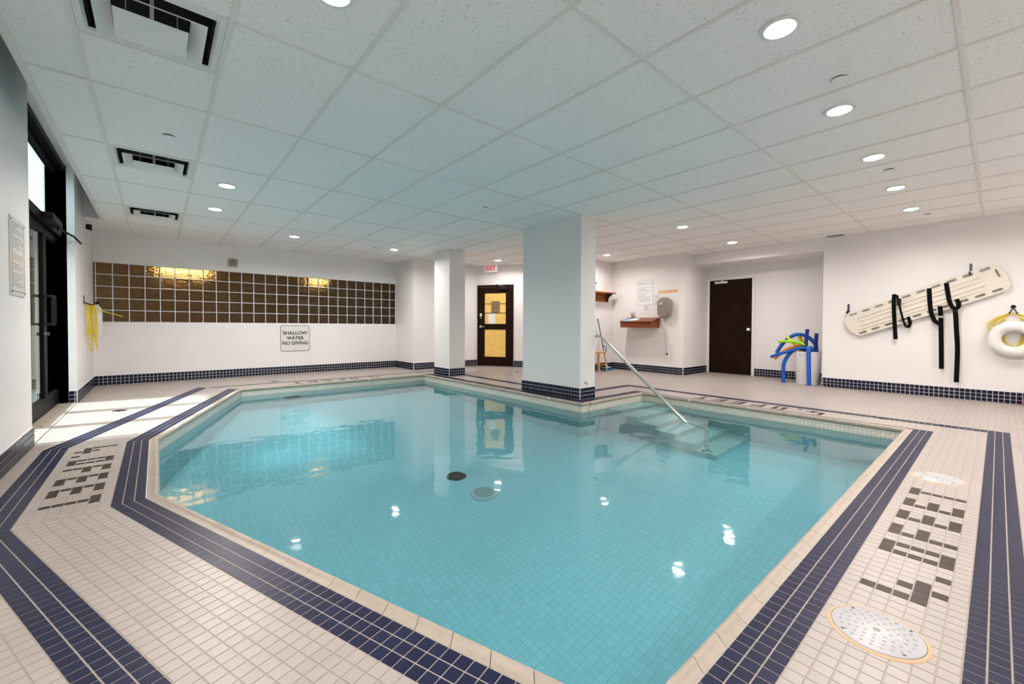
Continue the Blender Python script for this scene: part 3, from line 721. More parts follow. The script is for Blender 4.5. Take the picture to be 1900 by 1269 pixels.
m_ = MB(); dbox(m_, .38, .61, 1.352, 1.65, .019, .020); obj('notice_sheet', m_, 'brown_paper', thing('door_notice', 'brown-backed notice taped across the exit door glass bars', 'paper', tuple(DP3 + DD3 * .5 + ZD * 1.3)))
es = thing('exit_sign', 'white exit sign with red letters above the glazed brown door', 'sign', tuple(DP3 + DD3 * .42 + ZD * 2.40))
m_ = MB(); dbox(m_, .265, .575, 2.375, 2.545, .10, .16); obj('housing', m_, 'exit_white', es)
m_ = MB(); dbox(m_, .37, .47, 2.44, 2.48, 0.0, .10); obj('bracket', m_, 'white_metal', es)
text('lettering', 'EXIT', .17, 'exit_red', es, tuple(DP3 + DD3 * .42 + ZD * 2.462 + DN3 * .1615), (DD3, ZD, DN3), bold=.0045, width=.25)
# ------------------------------------------------------------------ door_3: dark flush door in the niche
d3 = thing('door_3', None, None, (XN, 3.85, 0), kind='structure')
obj('frame', MB().box(XN - .03, XN, 4.29, 4.345, 0, 2.10).box(XN - .03, XN, 3.345, 3.40, 0, 2.10).box(XN - .03, XN, 3.40, 4.29, 2.05, 2.10), 'wall_paint', d3)
lf = obj('door_leaf', MB().box(XN - .022, XN - .001, 3.402, 4.288, .008, 2.048), 'dark_wood', d3)
obj('knob', MB().lathe([(.03, 0), (.03, .006), (.012, .01), (.012, .035), (.03, .045), (.032, .06), (.02, .07), (.001, .072)], (XN - .022, 3.455, .97), 18, ((0, 1, 0), (0, 0, 1), (-1, 0, 0))), 'chrome', lf, smooth=True)
cl = obj('door_closer', MB().box(XN - .075, XN - .022, 3.90, 4.16, 1.975, 2.02), 'white_metal', d3)
obj('closer_arm', MB().tube([(XN - .05, 4.04, 2.02), (XN - .10, 3.92, 2.06), (XN - .04, 3.82, 2.05)], .007, 8), 'white_metal', cl)

# ------------------------------------------------------------------ ceiling fittings
dl = [o for o in bpy.data.objects if o.name.startswith('downlight')]
names = {0: 'lit downlight nearest the top right, largest of the right-hand row', 1: 'second lit downlight of the right-hand ceiling row', 2: 'third lit downlight of the right-hand ceiling row, above the spine board side',
         3: 'fourth lit downlight of the right-hand ceiling row', 4: 'farthest lit downlight of the right-hand ceiling row', 5: 'lit downlight between the column and the dark flush door', 6: 'lit downlight just in front of the dark flush door',
         7: 'lit downlight over the wooden wall desk corner', 8: 'lit downlight over the exit sign', 9: 'nearer of the two lit downlights beside the middle square vent', 10: 'farther of the two lit downlights by the left vents',
         11: 'lit downlight above the shallow water sign', 12: 'lit downlight left of the slim pillar', 13: 'lit downlight cut by the top edge of the photo', 14: 'added fill downlight overhead at the left, out of the frame', 15: 'added unseen fill downlight behind the photographer, nearest one', 16: 'added unseen fill downlight behind the photographer, in the middle', 17: 'added unseen fill downlight behind the photographer, by the right wall'}
for k, o in enumerate(sorted(dl, key=lambda o: o.name)):
    tag(o, names.get(k, 'added unseen fill downlight in the ceiling behind the photographer'), 'downlight', 'recessed downlights in the tile ceiling')
for k, (vx, vy) in enumerate(VENTS):
    cx, cy = vx + .305, vy + .305
    t = thing('ceiling_vent', ('large square louvred vent at the near left of the ceiling', 'square louvred vent in the middle of the left ceiling row', 'small far square louvred vent near the glass block wall')[k], 'vent', (cx, cy, CZ), 'square ceiling diffusers')
    def fr_(mb, a0, z0, a1, z1, th=.0025):
        vs = []
        for (a, z) in ((a0, z0), (a1, z1), (a1, z1 - th), (a0, z0 - th)):
            vs += [(cx - a, cy - a, z), (cx + a, cy - a, z), (cx + a, cy + a, z), (cx - a, cy + a, z)]
        fs = []
        for r_ in range(4):
            r2 = (r_ + 1) % 4
            for q in range(4): fs.append((r_ * 4 + q, r_ * 4 + (q + 1) % 4, r2 * 4 + (q + 1) % 4, r2 * 4 + q))
        return mb.add(vs, fs)
    obj('duct_box', MB().box(cx - .24, cx + .24, cy - .24, cy + .24, CZ + .10, CZ + .11).box(cx - .245, cx - .24, cy - .24, cy + .24, CZ + .03, CZ + .11).box(cx + .24, cx + .245, cy - .24, cy + .24, CZ + .03, CZ + .11).box(cx - .24, cx + .24, cy - .245, cy - .24, CZ + .03, CZ + .11).box(cx - .24, cx + .24, cy + .24, cy + .245, CZ + .03, CZ + .11), 'dark_void', t)
    obj('flange', fr_(fr_(MB(), .292, CZ + .004, .262, CZ + .003), .262, CZ + .003, .250, CZ + .014), 'white_metal', t)
    obj('louvre', fr_(MB(), .150, CZ + .012, .216, CZ - .020), 'white_metal', t)
    m_ = MB(); z0 = CZ - .046
    m_.add([(cx - .142, cy - .142, z0), (cx + .142, cy - .142, z0), (cx + .142, cy + .142, z0), (cx - .142, cy + .142, z0), (cx - .05, cy - .05, z0 + .022), (cx + .05, cy - .05, z0 + .022), (cx + .05, cy + .05, z0 + .022), (cx - .05, cy + .05, z0 + .022)],
           [(0, 1, 5, 4), (1, 2, 6, 5), (2, 3, 7, 6), (3, 0, 4, 7), (4, 5, 6, 7)])
    m_.add([(cx - .1425, cy - .1425, z0 - .001), (cx + .1425, cy - .1425, z0 - .001), (cx + .1425, cy + .1425, z0 - .001), (cx - .1425, cy + .1425, z0 - .001), (cx, cy, z0 + .018)], [(1, 0, 4), (2, 1, 4), (3, 2, 4), (0, 3, 4)])
    cp_ = obj('core_plate', m_, 'white_metal', t)
    obj('screw', MB().lathe([(.001, -.003), (.008, -.001), (.009, .001)], (cx, cy, z0 + .014), 12), 'chrome', cp_)
    for (sx, sy) in ((1, 0), (-1, 0), (0, 1), (0, -1)): obj('hanger_strap', MB().obox((cx + sx * .10 - abs(sy) * .008, cy + sy * .10 - abs(sx) * .008, CZ - .03), (1, 0, 0), (0, 1, 0), (0, 0, 1), abs(sx) * .003 + abs(sy) * .016, abs(sy) * .003 + abs(sx) * .016, .12), 'white_metal', t)
g_ = thing('return_grille', 'small slotted return air grille at the ceiling edge above the spine board', 'grille', (8.53, 1.81, CZ))
obj('frame', MB().box(8.46, 8.60, 1.68, 1.70, CZ - .008, CZ + .004).box(8.46, 8.60, 1.92, 1.94, CZ - .008, CZ + .004).box(8.46, 8.48, 1.70, 1.92, CZ - .008, CZ + .004).box(8.58, 8.60, 1.70, 1.92, CZ - .008, CZ + .004), 'white_metal', g_)
obj('slots', MB().box(8.48, 8.58, 1.70, 1.92, CZ - .004, CZ + .003), 'dark_void', g_)
for k in range(4): obj('slat', MB().box(8.493 + .022 * k, 8.498 + .022 * k, 1.70, 1.92, CZ - .010, CZ - .003), 'dark_steel', g_)
for k, (x, y) in enumerate(((.086, 4.50), (3.20, .675), (5.40, .727), (3.24, 4.427), (7.87, .657), (3.23, 8.09))):
    lb = ('round sprinkler cap on the ceiling above the left middle vent', 'round sprinkler cap between the first two right-hand downlights', 'round sprinkler cap between the third and fourth right-hand downlights', 'round sprinkler cap on the ceiling in front of the column',
          'round sprinkler cap at the far end of the right-hand downlight row', 'round sprinkler cap near the downlight by the slim pillar')[k]
    t = thing('sprinkler_cap', lb, 'sprinkler', (x, y, CZ - .012), 'flush sprinkler caps')
    obj('cover_plate', MB().lathe([(.001, -.014), (.040, -.013), (.042, -.010), (.042, -.007), (.001, -.007)], (x, y, CZ + .004), 24), 'ceiling_board', t)
    obj('collar', MB().lathe([(.033, -.008), (.033, .004)], (x, y, CZ + .004), 20), 'dark_void', t)

# ================================================================== things
EX, EY, EZ = Vector((1, 0, 0)), Vector((0, 1, 0)), Vector((0, 0, 1))
# ------------------------------------------------------------------ pool handrail
hr = thing('handrail', 'curved stainless steel handrail slanting from the column down into the pool', 'handrail', (4.78, 2.15, -1.18))
p_ = smooth_path([(4.735, 4.02, .80), (4.745, 3.93, .855), (4.75, 3.83, .878), (4.75, 3.74, .872), (4.75, 3.66, .822)], 6)
p_ += [Vector((4.75, 3.66 - .0785 * k, .822 - .0613 * k)) for k in range(1, 18)]
yb_, zb_ = p_[-1].y, p_[-1].z
p_ += smooth_path([(4.752, yb_ - .045, zb_ - .036), (4.756, yb_ - .10, zb_ - .085), (4.76, yb_ - .125, zb_ - .16), (4.76, yb_ - .13, zb_ - .26), (4.76, yb_ - .13, -1.17)], 5)
obj('rail_tube', MB().tube(p_, .0215, 14), 'steel', hr, smooth=True)
obj('wall_flange', MB().lathe([(.045, 0), (.045, .008), (.03, .02)], (4.725, 4.02, .80), 18, ((0, 1, 0), (0, 0, 1), (1, 0, 0))), 'steel', hr)
obj('foot_flange', MB().lathe([(.055, 0), (.055, .012), (.03, .025)], (4.76, yb_ - .13, -1.18), 18), 'steel', hr)
# ------------------------------------------------------------------ drains, lids
for k, (x, y, lab) in enumerate(((1.79, .25, 'white dimpled round skimmer lid on the deck in front of the lettering, nearest'), (3.935, .252, 'smaller-looking white round skimmer lid on the deck beyond the lettering'))):
    t = thing('skimmer_lid', lab, 'lid', (x, y, 0), 'round white skimmer lids')
    obj('sealant_ring', MB().lathe([(.121, .0), (.1225, .004), (.129, .004), (.134, .0003)], (x, y, 0), 48), 'sealant', t, smooth=True)
    ld_ = obj('lid', MB().lathe([(.0005, .0068), (.010, .0068), (.117, .0062), (.1205, .0045), (.1205, .0)], (x, y, 0), 48), 'lid_plastic', t, smooth=True)
    obj('finger_hole', MB().lathe([(.0005, .0074), (.009, .0074), (.011, .0066)], (x, y, 0), 14), 'taupe_plastic', ld_)
    dm = MB()
    for ring, n in ((.035, 8), (.055, 13), (.075, 18), (.095, 23)):
        for q in range(n):
            a = 2 * math.pi * (q + .5 * (n % 2)) / n
            dm.lathe([(.0055, .0060), (.0045, .0078), (.0025, .0078), (.002, .0066)], (x + ring * math.cos(a), y + ring * math.sin(a), 0), 8)
    o = obj('dimples', dm, 'lid_plastic', ld_); o['kind'] = 'stuff'
    obj('name_plate', MB().box(x - .017, x + .017, y + .062 - .125, y + .078 - .125, .006, .0072), 'lid_plastic', ld_)
    for q in range(4):
        a = R(45 + 90 * q); obj('screw', MB().lathe([(.0005, .0082), (.004, .0080), (.005, .006)], (x + .108 * math.cos(a), y + .108 * math.sin(a), 0), 8), 'dark_steel', ld_)
for k, (x, y, lab) in enumerate(((-.334, 6.76, 'dark round floor drain in the daylight patch by the glass doors'), (1.59, 8.54, 'dark round floor drain on the deck below the shallow water sign'), (6.10, .83, 'dark round floor drain on the navy line opposite the spine board'), (6.03, 7.03, 'dark round floor drain on the deck left of the column'))):
    t = thing('floor_drain', lab, 'drain', (x, y, 0), 'round deck drains')
    obj('rim', MB().lathe([(.052, .0002), (.053, .0025), (.066, .0025), (.068, .0002)], (x, y, 0), 28), 'dark_steel', t)
    obj('sump', MB().lathe([(.0005, .0012), (.053, .0012)], (x, y, 0), 24), 'dark_void', t)
    for q in range(6): obj('grate_bar', MB().box(x - .05 + .018 * q, x - .044 + .018 * q, y - math.sqrt(max(.0027 - (-.047 + .018 * q) ** 2, 1e-6)), y + math.sqrt(max(.0027 - (-.047 + .018 * q) ** 2, 1e-6)), .001, .003), 'dark_steel', t)
for k, (x, y, m1, m2, lab) in enumerate(((2.32, 3.66, 'dark_void', 'black_plastic', 'dark round main drain on the pool floor, the farther one'), (2.32, 3.18, 'lid_plastic', 'grout_white', 'pale round drain cover on the pool floor, the nearer one'))):
    t = thing('pool_drain', lab, 'drain', (x, y, ZF), 'drains on the pool floor')
    r_ = .10 if k == 0 else .13
    obj('rim', MB().lathe([(r_ * .72, .0), (r_ * .74, .02 + .02 * k), (r_ * .9, .016 + .02 * k), (r_, .002)], (x, y, ZF), 32), m2, t, smooth=True)
    obj('cover', MB().lathe([(.0005, .014 + .02 * k), (r_ * .72, .012 + .02 * k), (r_ * .74, 0)], (x, y, ZF), 32), m1, t)
t = thing('pool_light', 'unlit round underwater light on the far pool wall', 'pool light', (1.72, 7.845, -.62))
obj('bezel', MB().lathe([(.10, 0), (.135, 0), (.14, .012), (.11, .03), (.10, .02)], (1.72, PIN[4][1], -.60), 28, (EX, EZ, -EY)), 'dark_steel', t)
obj('lens_glass', MB().lathe([(.0005, .025), (.07, .02), (.10, .01)], (1.72, PIN[4][1], -.60), 28, (EX, EZ, -EY)), 'mop_blue', t, smooth=True)
# ------------------------------------------------------------------ signs and notices
sg = thing('warning_sign', 'white shallow water no diving sign with rounded corners under the glass blocks', 'sign', (2.208, YB, .464))
flat('plate', [rrect(.562, .551, .055)], .004, 'sign_face', sg, (2.208, YB - .004, .740), (EX, EZ, -EY))
flat('border', [rrect(.556, .545, .053), rrect(.540, .529, .046)], .001, 'ink', sg, (2.208, YB - .0067, .740), (EX, EZ, -EY))
for z, s_, w_ in ((.848, 'SHALLOW', .467), (.742, 'WATER', .328), (.636, 'NO DIVING', .487)):
    text('lettering', s_, .098, 'ink', sg, (2.208, YB - .0068, z), (EX, EZ, -EY), bold=.0026, width=w_)
for z in (.99, .49): obj('screw', MB().lathe([(.0005, .004), (.007, .003), (.008, 0)], (2.208, YB - .006, z), 10, (EX, EZ, -EY)), 'dark_steel', sg)
def notice(name, lab, w, h, pos, ax, lines, frame=None, m='paper', heading=True, margin=.12, ink='ink_grey', sheet_d=.003):
    A, B, N = ax; p = Vector(pos)
    t = thing(name, lab, 'notice', tuple(p - B * h / 2))
    obj('sheet', MB().obox(p - A * w / 2 - B * h / 2, A, B, N, w, h, sheet_d), m, t)
    if frame:
        fm, fw = frame; lo = [[(-w / 2, -h / 2), (w / 2, -h / 2), (w / 2, h / 2), (-w / 2, h / 2)], [(-w / 2 + fw, -h / 2 + fw), (w / 2 - fw, -h / 2 + fw), (w / 2 - fw, h / 2 - fw), (-w / 2 + fw, h / 2 - fw)]]
        flat('border', lo, .004, fm, t, tuple(p + N * (sheet_d + .001)), ax)
    if lines:
        mb = MB(); rnd = random.Random(len(lab)); lw = w * (1 - 2 * margin); z = h / 2 - h * .10; st_ = h * .80 / lines
        for k in range(lines):
            ln = lw * (rnd.uniform(.78, 1.0) if rnd.random() > .25 else rnd.uniform(.3, .6))
            if k == 0 and heading: ln = lw * .45
            if rnd.random() < .12 and k > 1: z -= st_; continue
            mb.obox(p - A * lw / 2 + B * (z - st_ * .25) + N * (sheet_d + .0002), A, B, N, ln, st_ * (.5 if k == 0 and heading else .32), .0004); z -= st_
        o = obj('printed_lines', mb, ink, t); o['kind'] = 'stuff'
    return t
LWX = (EY, EZ, EX)             # left wall, facing +X : reading direction is +Y seen from inside
nt_ = notice('rules_notice', 'long framed pool rules notice on the near left wall beside the glass doors', .435, .565, (XL, 4.815, 1.50), (EY, EZ, EX), 26, None, 'sign_face', sheet_d=.008)
flat('inner_border', [rrect(.36, .50, .001, 1), rrect(.352, .492, .001, 1)], .0006, 'ink', nt_, (XL + .0085, 4.815, 1.495), (EY, EZ, EX))
for (dy, dz) in ((-.195, .26), (.195, .26), (-.195, -.26), (.195, -.26)): obj('screw', MB().lathe([(.0005, .004), (.006, .003), (.007, 0)], (XL + .008, 4.815 + dy, 1.50 + dz), 10, (EY, EZ, EX)), 'ink', nt_)
DWX = (-EY, EZ, -EX)           # desk wall, facing -X
nt2 = notice('framed_notice', 'framed printed notice on the white block wall above the wooden desk', .43, .58, (XK, 5.277, 1.79), DWX, 20, ('white_metal', .018), sheet_d=.006)
flat('inner_border', [rrect(.39, .54, .001, 1), rrect(.384, .534, .001, 1)], .0006, 'ink_grey', nt2, (XK - .0065, 5.277, 1.79), DWX)
notice('paper_note', 'small white printed paper under the right corner of the framed notice', .155, .14, (XK, 5.224, 1.518 - .09), DWX, 5, None, 'paper')
notice('paper_note', 'pale pink printed slip between the framed notice and the hand dryer', .115, .25, (XK, 4.975, 1.61), DWX, 8, None, 'paper_pink')
notice('paper_strip', 'long orange lettered strip on the block wall above the grey hand dryer', .45, .055, (XK, 4.712, 1.78), DWX, 0, None, 'paper_orange')
t = notice('paper_strip', 'narrow pale label strip low between the framed notice and desk', .22, .03, (XK, 5.25, 1.315), DWX, 0, None, 'paper_pink')
sn = thing('wall_sensor', 'small square beige sensor box above the glass block window', 'sensor', (1.12, YB, 2.14))
obj('housing', MB().box(1.045, 1.20, YB - .035, YB, 2.14, 2.29), 'beige_plastic', sn)
obj('dome', MB().lathe([(.055, 0), (.05, .02), (.03, .035), (.001, .04)], (1.122, YB - .035, 2.215), 20, (EX, EZ, -EY)), 'taupe_plastic', sn, smooth=True)
# ------------------------------------------------------------------ desk corner
dk = thing('wall_desk', 'sloping red-brown wooden desk box fixed to the white block wall', 'desk', (8.15, 5.28, 1.0))
m_ = MB(); x0, x1, y0, y1 = 7.98, XK, 4.905, 5.69
m_.add([(x0, y0, 1.0), (x1, y0, 1.0), (x1, y1, 1.0), (x0, y1, 1.0), (x0, y0, 1.125), (x1, y0, 1.205), (x1, y1, 1.205), (x0, y1, 1.125)], [(0, 3, 2, 1), (4, 5, 6, 7), (0, 1, 5, 4), (1, 2, 6, 5), (2, 3, 7, 6), (3, 0, 4, 7)])
obj('body', m_, 'red_wood', dk)
m_ = MB(); m_.add([(x0 - .02, y0 - .02, 1.124), (x1, y0 - .02, 1.2085), (x1, y1 + .025, 1.2085), (x0 - .02, y1 + .025, 1.124), (x0 - .02, y0 - .02, 1.138), (x1, y0 - .02, 1.2225), (x1, y1 + .025, 1.2225), (x0 - .02, y1 + .025, 1.138)], [(0, 3, 2, 1), (4, 5, 6, 7), (0, 1, 5, 4), (1, 2, 6, 5), (2, 3, 7, 6), (3, 0, 4, 7)])
obj('lid', m_, 'red_wood', dk)
zt = lambda x: 1.138 + (x - (x0 - .02)) / (x1 - x0 + .02) * .0845 + .0005
pp = thing('papers', 'light blue papers lying on the left of the wooden wall desk', 'papers', (8.1, 5.53, 1.17))
for (xa, xb, ya, yb, o_, mm) in ((8.0, 8.20, 5.38, 5.66, 0, 'paper_blue'), (8.05, 8.24, 5.33, 5.55, .0012, 'paper'), (8.02, 8.15, 5.42, 5.60, .0024, 'paper_blue')):
    obj('sheet', MB().add([(xa, ya, zt(xa) + o_), (xb, ya, zt(xb) + o_), (xb, yb, zt(xb) + o_), (xa, yb, zt(xa) + o_), (xa, ya, zt(xa) + o_ + .001), (xb, ya, zt(xb) + o_ + .001), (xb, yb, zt(xb) + o_ + .001), (xa, yb, zt(xa) + o_ + .001)], [(0, 3, 2, 1), (4, 5, 6, 7), (0, 1, 5, 4), (1, 2, 6, 5), (2, 3, 7, 6), (3, 0, 4, 7)]), mm, pp)
pc = thing('pen_cup', 'small dark cup of pens at the back of the wooden wall desk', 'pen cup', (8.27, 5.57, zt(8.27)))
obj('cup', MB().lathe([(.028, 0), (.034, .07), (.03, .07), (.026, .01), (.001, .01)], (8.27, 5.57, zt(8.27) + .006), 16), 'taupe_plastic', pc, smooth=True)
for (dx, dy, mm) in ((.0, .05, 'black_plastic'), (-.03, -.03, 'pink'), (.01, -.06, 'black_plastic'), (.02, .02, 'dark_red_wood')): obj('pen', MB().tube([(8.27, 5.57, zt(8.27) + .02), (8.27 + dx, 5.57 + dy, zt(8.27) + .13)], .005, 6), mm, pc)
hd = thing('hand_dryer', 'grey rounded hand dryer on the wall right of the wooden desk', 'hand dryer', (8.26, 4.745, 1.235))
flat('body', [rrect(.245, .385, .10, 8)], .14, 'taupe_plastic', hd, (XK - .07, 4.745, 1.43), DWX, bevel=.03)
flat('cover_rim', [rrect(.25, .39, .102, 8), rrect(.235, .375, .096, 8)], .012, 'black_plastic', hd, (XK - .075, 4.745, 1.43), DWX)
obj('button', MB().box(XK - .146, XK - .139, 4.775, 4.815, 1.50, 1.545), 'white_plastic', hd)
obj('badge', MB().box(XK - .1435, XK - .139, 4.745, 4.815, 1.455, 1.465), 'black_plastic', hd)
obj('nozzle', MB().tube([(XK - .08, 4.72, 1.245), (XK - .085, 4.72, 1.215)], .028, 14), 'black_plastic', hd)
co = obj('conduit', MB().tube([(XK - .012, 4.715, 1.25), (XK - .012, 4.715, .46)], .008, 8), 'wall_paint', hd)
ou = thing('wall_outlet', 'white wall outlet with a dark plug below the hand dryer', 'outlet', (XK, 4.714, .38))
obj('plate', MB().box(XK - .006, XK, 4.675, 4.753, .375, .49), 'white_plastic', ou); obj('plug', MB().box(XK - .03, XK - .006, 4.70, 4.728, .415, .445), 'black_plastic', ou)
# wooden peg shelf
sh = thing('peg_shelf', 'small orange-brown wooden wall shelf with coat hooks behind the column', 'shelf', (7.75, YS - .1, 1.6))
obj('top_board', MB().box(7.25, 8.16, YS - .20, YS, 1.79, 1.815), 'shelf_wood', sh); obj('back_board', MB().box(7.28, 8.10, YS - .02, YS, 1.60, 1.79), 'shelf_wood', sh)
for x in (7.33, 8.03):
    pts = [(0, 0), (.17, 0), (.165, -.025), (.10, -.06), (.055, -.12), (.045, -.19), (0, -.19)]
    flat('bracket', [pts], .022, 'dark_red_wood', sh, (x, YS - .02, 1.79), (-EY, EZ, EX))
for k in range(4):
    x = 7.45 + .155 * k; obj('coat_hook', MB().tube(smooth_path([(x, YS - .02, 1.73), (x, YS - .06, 1.735), (x, YS - .085, 1.76)], 4), .008, 8).tube(smooth_path([(x, YS - .02, 1.70), (x, YS - .05, 1.66), (x, YS - .075, 1.685)], 4), .007, 8), 'dark_steel', sh, smooth=True)
bt = thing('spray_bottle', 'blue and white bottle on top of the wooden peg shelf', 'bottle', (7.56, YS - .09, 1.815))
obj('bottle_body', MB().lathe([(.035, 0), (.038, .01), (.038, .12), (.014, .16), (.014, .18)], (7.56, YS - .09, 1.815), 18), 'paper_blue', bt, smooth=True); obj('cap', MB().lathe([(.017, .18), (.017, .215), (.001, .217)], (7.56, YS - .09, 1.815), 14), 'foam_navy', bt)
# stool and mop
so = thing('wooden_stool', 'pale wooden round stool partly hidden behind the column', 'stool', (7.50, 5.93, 0))
cx, cy = 7.50, 5.93
obj('seat', MB().lathe([(.001, .425), (.145, .425), (.165, .435), (.168, .447), (.16, .457), (.001, .459)], (cx, cy, 0), 32), 'pale_wood', so, smooth=True)
for (sx, sy) in ((1, 1), (1, -1), (-1, 1), (-1, -1)):
    obj('leg', MB().tube([(cx + sx * .085, cy + sy * .085, .43), (cx + sx * .135, cy + sy * .135, 0)], [.017, .013], 10), 'pale_wood', so)
for (a, b, z) in (((1, 1), (1, -1), .20), ((1, -1), (-1, -1), .16), ((-1, -1), (-1, 1), .20), ((-1, 1), (1, 1), .16)):
    r_ = .085 + (.43 - z) / .43 * .05; obj('stretcher', MB().tube([(cx + a[0] * r_, cy + a[1] * r_, z), (cx + b[0] * r_, cy + b[1] * r_, z)], .009, 8), 'pale_wood', so)
mp = thing('sponge_mop', 'blue-handled sponge mop leaning beside the wooden stool', 'mop', (7.95, 5.96, 0))
obj('handle', MB().tube([(7.62, 6.06, 1.20), (7.86, 5.99, .155)], .0115, 10), 'mop_blue', mp)
obj('wringer_lever', MB().tube(smooth_path([(7.745, 6.02, .56), (7.80, 6.0, .565), (7.84, 5.985, .52), (7.835, 5.99, .42), (7.80, 6.005, .38)], 4), .010, 8), 'black_plastic', mp, smooth=True)
obj('yoke', MB().tube([(7.86, 5.99, .16), (7.885, 5.985, .085)], .016, 8).box(7.84, 7.96, 5.94, 6.0, .06, .085), 'white_plastic', mp)
obj('sponge', MB().box(7.77, 8.02, 5.92, 6.02, .0, .065), 'mop_teal', mp)
# ------------------------------------------------------------------ waste bin and pool noodles
BC = (8.86, 2.26)
bn = thing('waste_bin', 'white tapered plastic bin holding the pool noodles', 'bin', (*BC, 0))
obj('bucket', MB().lathe([(.001, .004), (.172, .0), (.176, .01), (.20, .56), (.206, .565), (.206, .585), (.197, .585), (.192, .56), (.168, .016), (.001, .014)], (*BC, 0), 36), 'bin_white', bn, smooth=True)
obj('label', MB().box(BC[0] - .2, BC[0] - .194, BC[1] + .05, BC[1] + .085, .515, .523), 'ink', bn)
def noodle(lab, pts, m, r=.033):
    P_ = smooth_path(pts, 6)
    P0 = Vector(pts[0]); t = thing('pool_noodle', lab, 'pool noodle', tuple(pts[0]), 'foam pool noodles in the white bin')
    obj('foam_tube', MB().tube(P_, r, 14), m, t, smooth=True)
    d = (P_[1] - P_[0]).normalized(); e = (P_[-1] - P_[-2]).normalized()
    obj('hollow_end', MB().tube([P_[0] - d * .0012, P_[0] + d * .01], r * .38, 10), 'dark_void', t)
    return t
cx, cy = BC
noodle('blue noodle bent over the left rim of the bin down to the floor', [(8.72, 2.60, .004), (8.72, 2.607, .20), (8.73, 2.60, .36), (8.76, 2.55, .49), (8.80, 2.47, .60), (8.84, 2.38, .645), (8.87, 2.30, .60), (8.88, 2.26, .40)], 'foam_blue')
noodle('bright blue noodle hanging down the front of the bin to the floor', [(8.585, 2.165, .004), (8.60, 2.175, .25), (8.612, 2.185, .48), (8.63, 2.19, .60), (8.70, 2.185, .655), (8.78, 2.18, .62), (8.82, 2.17, .45)], 'foam_blue')
noodle('long blue noodle arching high over the left of the bin', [(8.80, 2.75, .53), (8.82, 2.67, .69), (8.84, 2.585, .79), (8.86, 2.49, .87), (8.88, 2.40, .885), (8.92, 2.31, .86), (8.95, 2.22, .78), (8.96, 2.165, .68), (8.95, 2.15, .50)], 'foam_blue')
noodle('dark blue noodle standing upright in the middle of the bin', [(8.80, 2.258, .985), (8.80, 2.277, .74), (8.81, 2.28, .45)], 'foam_navy', .030)
noodle('dark blue noodle standing upright at the right of the bin', [(8.93, 2.15, .91), (8.94, 2.165, .62), (8.94, 2.17, .40)], 'foam_navy', .030)
noodle('lime green noodle curving out to the left of the bin', [(8.74, 2.70, .752), (8.75, 2.57, .758), (8.76, 2.465, .755), (8.78, 2.35, .727), (8.81, 2.26, .665), (8.84, 2.22, .50)], 'foam_green', .027)
noodle('orange noodle drooping left between the green and blue ones', [(8.78, 2.775, .42), (8.80, 2.63, .575), (8.82, 2.486, .652), (8.84, 2.392, .668), (8.86, 2.32, .645), (8.88, 2.29, .45)], 'foam_orange', .026)
noodle('straight-ended blue noodle drooping farthest left from the bin', [(8.69, 2.81, .46), (8.70, 2.675, .523), (8.72, 2.558, .567), (8.735, 2.45, .612), (8.74, 2.34, .645), (8.77, 2.25, .62), (8.80, 2.23, .45)], 'foam_blue', .029)
noodle('yellow noodle crossing behind the green one', [(8.83, 2.59, .845), (8.835, 2.52, .765), (8.85, 2.455, .705), (8.87, 2.39, .67), (8.90, 2.36, .45)], 'foam_yellow', .027)
noodle('short yellow noodle behind the dark blue upright one', [(8.96, 2.425, .845), (8.965, 2.375, .735), (8.97, 2.345, .60), (8.96, 2.33, .45)], 'foam_yellow', .030)
# ------------------------------------------------------------------ spine board, straps
RWX = (-EY, EZ, -EX)           # right wall, facing -X (u to the right in the picture = -Y)
A0 = math.atan2(.70, 1.69); U = Vector((0, -math.cos(A0), math.sin(A0))); V = Vector((0, math.sin(A0), math.cos(A0)))
BCN = Vector((XR - .045, .800, 1.375))
bd = thing('spine_board', 'cream plastic spine board with hand slots hung diagonally on the right wall', 'spine board', tuple(BCN - Vector((0, 0, .55))))
Lb, Wb = 1.85, .40
out = [(-Lb / 2 + .02, -.10), (-Lb / 2 + .10, -Wb / 2 + .01), (-Lb / 2 + .16, -Wb / 2), (Lb / 2 - .12, -Wb / 2), (Lb / 2 - .05, -Wb / 2 + .02), (Lb / 2, -.12), (Lb / 2 + .005, .10), (Lb / 2 - .04, Wb / 2 - .02), (Lb / 2 - .12, Wb / 2), (-Lb / 2 + .16, Wb / 2), (-Lb / 2 + .08, Wb / 2 - .03), (-Lb / 2, .08)]
def roundp(pts, n=3):
    for _ in range(n):
        q = []
        for i in range(len(pts)):
            a, b = pts[i], pts[(i + 1) % len(pts)]; q += [(a[0] * .75 + b[0] * .25, a[1] * .75 + b[1] * .25), (a[0] * .25 + b[0] * .75, a[1] * .25 + b[1] * .75)]
        pts = q
    return pts
holes = []
for k in range(10):
    x = -Lb / 2 + .16 + .172 * k
    holes.append(rrect(.115, .044, .021, 4, x, Wb / 2 - .042)); holes.append(rrect(.115, .044, .021, 4, x, -Wb / 2 + .042))
holes.append(rrect(.035, .12, .0165, 4, Lb / 2 - .055, 0.06))
shell = flat('shell', [roundp(out, 2)] + holes, .035, 'board_plastic', bd, tuple(BCN), (U, V, -EX), bevel=.006)
for v_ in (-.095, -.04, .03, .085):
    flat('rib', [rrect(1.45, .014, .006, 2, -.02, v_)], .014, 'board_plastic', bd, tuple(BCN - EX * .0205), (U, V, -EX), bevel=.002)
for k in range(9):
    flat('rivet', [circ(.007, 10, -.68 + .17 * k, .0 + (.055 if k % 2 else -.06))], .003, 'sealant', bd, tuple(BCN - EX * .0195), (U, V, -EX))
